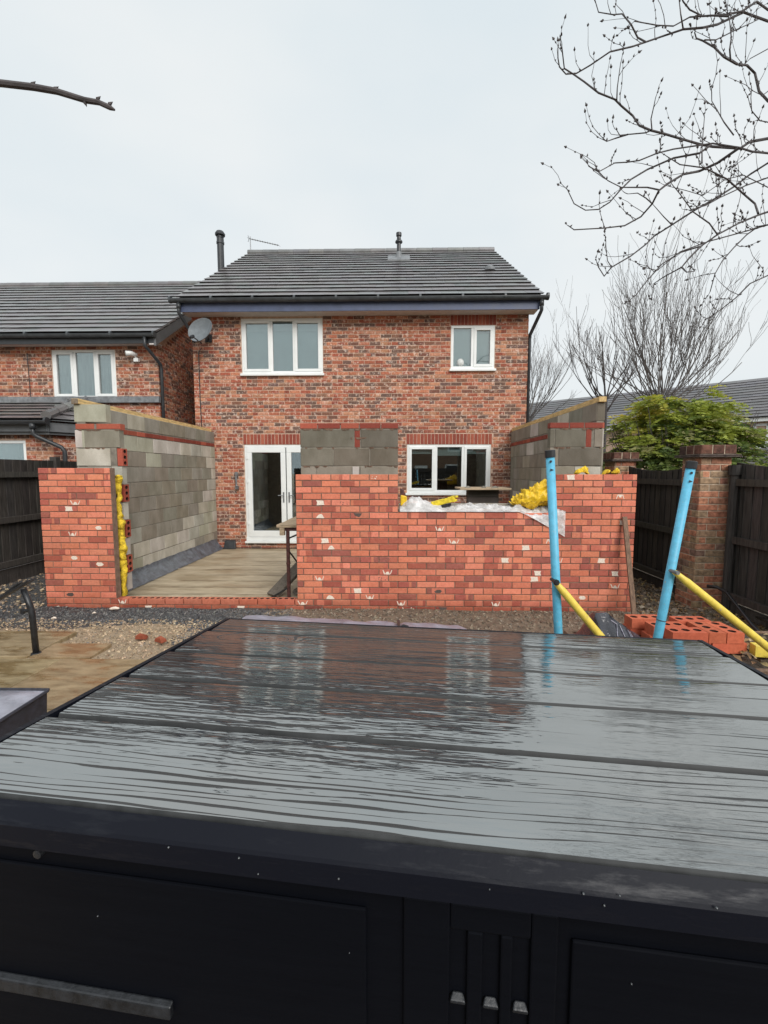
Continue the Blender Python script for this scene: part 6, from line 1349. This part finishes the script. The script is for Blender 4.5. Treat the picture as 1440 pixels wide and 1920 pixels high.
def twig(mb, p, d, L, rad, rng, up=.25):
    pts = [p]; q = p; dd = d.normalized(); n = 4
    for i in range(n):
        dd = (dd + Vector((rng.uniform(-.4, .4), rng.uniform(-.4, .4), rng.uniform(-.25, .4) + up * .4))).normalized(); q = q + dd * L / n; pts.append(q)
        if rng.random() < .6: bud(mb, q, dd + Vector((rng.uniform(-1, 1), 0, rng.uniform(-.3, 1))), .014)
    mb.tube(pts, [rad * (1 - .5 * i / n) for i in range(n + 1)], 4, caps=False); bud(mb, q, dd, .02)
for k_, (rad, D, pts, trunk) in ZB.items():
    m2 = MB(); P = []
    for i, (zx, zy) in enumerate(pts):
        dep = D + .35 * (1 - i / len(pts)) * trunk + .10 * math.sin(i * 1.3 + k_); P.append(at(1000 + zx / 3.273, zy / 3.273, dep))
    if trunk:
        z_ = max(1.6, min(5.6, P[0].z - .4)); tp_ = Vector((6.15 - .08 * max(0, z_ - 3), 4.15, z_)); mid = P[0].lerp(tp_, .5) + Vector((0, 0, .15)); P = [tp_, tp_.lerp(mid, .5), mid, mid.lerp(P[0], .6)] + P
    rads = []; n = len(P)
    for i in range(n):
        f = i / (n - 1); rads.append((rad * .85 * (2.2 if trunk and i == 0 else 1.0)) * (1 - .72 * f) + .0012)
    m2.tube(P, rads, 6, caps=False)
    tw = 0
    for i in range(4 if trunk else 1, n - 1):
        d = (P[i + 1] - P[i]); L = d.length
        for q in range(max(1, int(L / .075))):
            p = P[i] + d * r.random()
            if r.random() < .45: bud(m2, p, Vector((r.uniform(-1, 1), r.uniform(-1, 1), r.uniform(-.5, 1))), .016)
            if r.random() < (.75 if p.x / p.y > .6 else .42): twig(m2, p, d.normalized() * .6 + Vector((r.uniform(-.5, .3), r.uniform(-.6, .6), r.uniform(-.2, .9))), r.uniform(.06, .34), .0026, r)
    twig(m2, P[-1], P[-1] - P[-2], .08, .0025, r); m2.build('branch', 'bark', nt)
# the twig reaching in at top left
lt_ = thing('overhanging_branch', (-3.4, 1.9, 0), 'single thick bare twig reaching in at the top left', 'tree'); m2 = MB()
m2.tube([(-3.4, 1.9, 0), (-3.4, 1.85, 1.6), (-3.3, 1.8, 2.9)], [.09, .07, .05], 8); m2.build('trunk', 'bark', lt_, smooth=True)
m2 = MB(); TP = [Vector((-3.3, 1.8, 2.9)), Vector((-2.4, 1.65, 3.15))] + [at(x, y, 1.5) for x, y in ((-90, 150), (0, 156), (60, 163), (105, 171), (160, 188), (185, 192), (205, 201), (215, 206))]
m2.tube(TP, [.03, .018, .0105, .010, .0098, .0092, .0085, .0078, .008, .003], 8)
for (x, y, ddx, ddz) in ((58, 161, .6, .5), (157, 189, .4, -.8), (180, 189, .6, .5), (202, 198, .7, .45), (100, 169, .7, .4)): bud(m2, at(x, y, 1.497), Vector((ddx, 0, ddz)), .014)
m2.build('branch', 'bark', lt_)

# ------------------------------------------------------------------ behind the camera: garden fence and the house the windows look out on
bh = thing('opposite_house', (1.0, -17.0, 0), 'brick house across the garden, behind the photographer', 'house')
m2 = MB(); m2.box(-7, 8, -24, -17, 0, 5.0); w4 = m2.build('wall', 'stake_wood', bh)
m2 = MB(); m2.hexa([(-7.4, -24.4, 4.9), (8.4, -24.4, 4.9), (8.4, -16.6, 4.9), (-7.4, -16.6, 4.9), (-7.4, -20.6, 7.6), (8.4, -20.6, 7.6), (8.4, -20.4, 7.6), (-7.4, -20.4, 7.6)]); m2.build('roof', 'grey_board', bh)
for (a, b, c, d) in ((-5.5, -3.6, 3.2, 4.4), (-0.8, 0.8, 3.2, 4.4), (4.2, 6.2, 3.2, 4.4), (-5.5, -3.2, 0.9, 2.2), (4.0, 6.4, 0.9, 2.2)):
    m2 = MB()
    for (p, q, u, v) in ((a, b, d - .09, d), (a, b, c, c + .09), (a, a + .09, c, d), (b - .09, b, c, d), ((a + b) / 2 - .05, (a + b) / 2 + .05, c, d)): m2.box(p, q, -17.02, -16.94, u, v)
    w5 = m2.build('window', 'white_upvc', bh); m2 = MB(); m2.box(a, b, -17.01, -16.99, c, d); m2.build('pane', 'dark_plastic', w5)
m2 = MB(); m2.box(1.6, 2.6, -17.05, -16.97, 0, 2.1); m2.build('door', 'white_upvc', bh)
bfn = thing('garden_fence', (0, -3.6, 0), 'dark timber fence across the garden end, behind the photographer', 'fence')
for k in range(60):
    m2 = MB(); m2.box(-5.1 + .15 * k, -5.1 + .15 * k + .146, -3.62, -3.60, .05, 1.8, 0, shade(FC[1], r, .15)); m2.build('fence_board', 'fence_wood', bfn)
for z in (.4, 1.0, 1.6): m2 = MB(); m2.box(-5.1, 3.9, -3.60, -3.55, z, z + .08, 0, FC[3]); m2.build('rail', 'fence_wood', bfn)

# rain drops clinging to the box front
wd = MB(); dr_ = random.Random(6)
for (px, py) in ((316, 1589), (448, 1609), (484, 1639), (183, 1718), (655, 1787), (1133, 1698), (1162, 1680), (1344, 1703), (1184, 1845), (1094, 1676), (918, 1668), (635, 1648)):
    sk_ = py < 1720 and px not in (183,); yl = (yn - 0.0262) if sk_ else (fpl - 0.001); x, z = boxpt(px, py, yl); q = Vector((x, yl, z)); rr = dr_.uniform(.0008, .0016)
    wd.tube([q + Vector((0, .001, 0)), q, q - Vector((0, rr * .7, 0)), q - Vector((0, rr, 0))], [rr * .9, rr, rr * .6, rr * .1], 8)
simple('water_drop', (0.06, 0.065, 0.07), 0.12, 0.0, 5, 0.0, spec=1.0)
wd.build('water_drops', 'water_drop', sb, smooth=True, local=True)['kind'] = 'stuff'
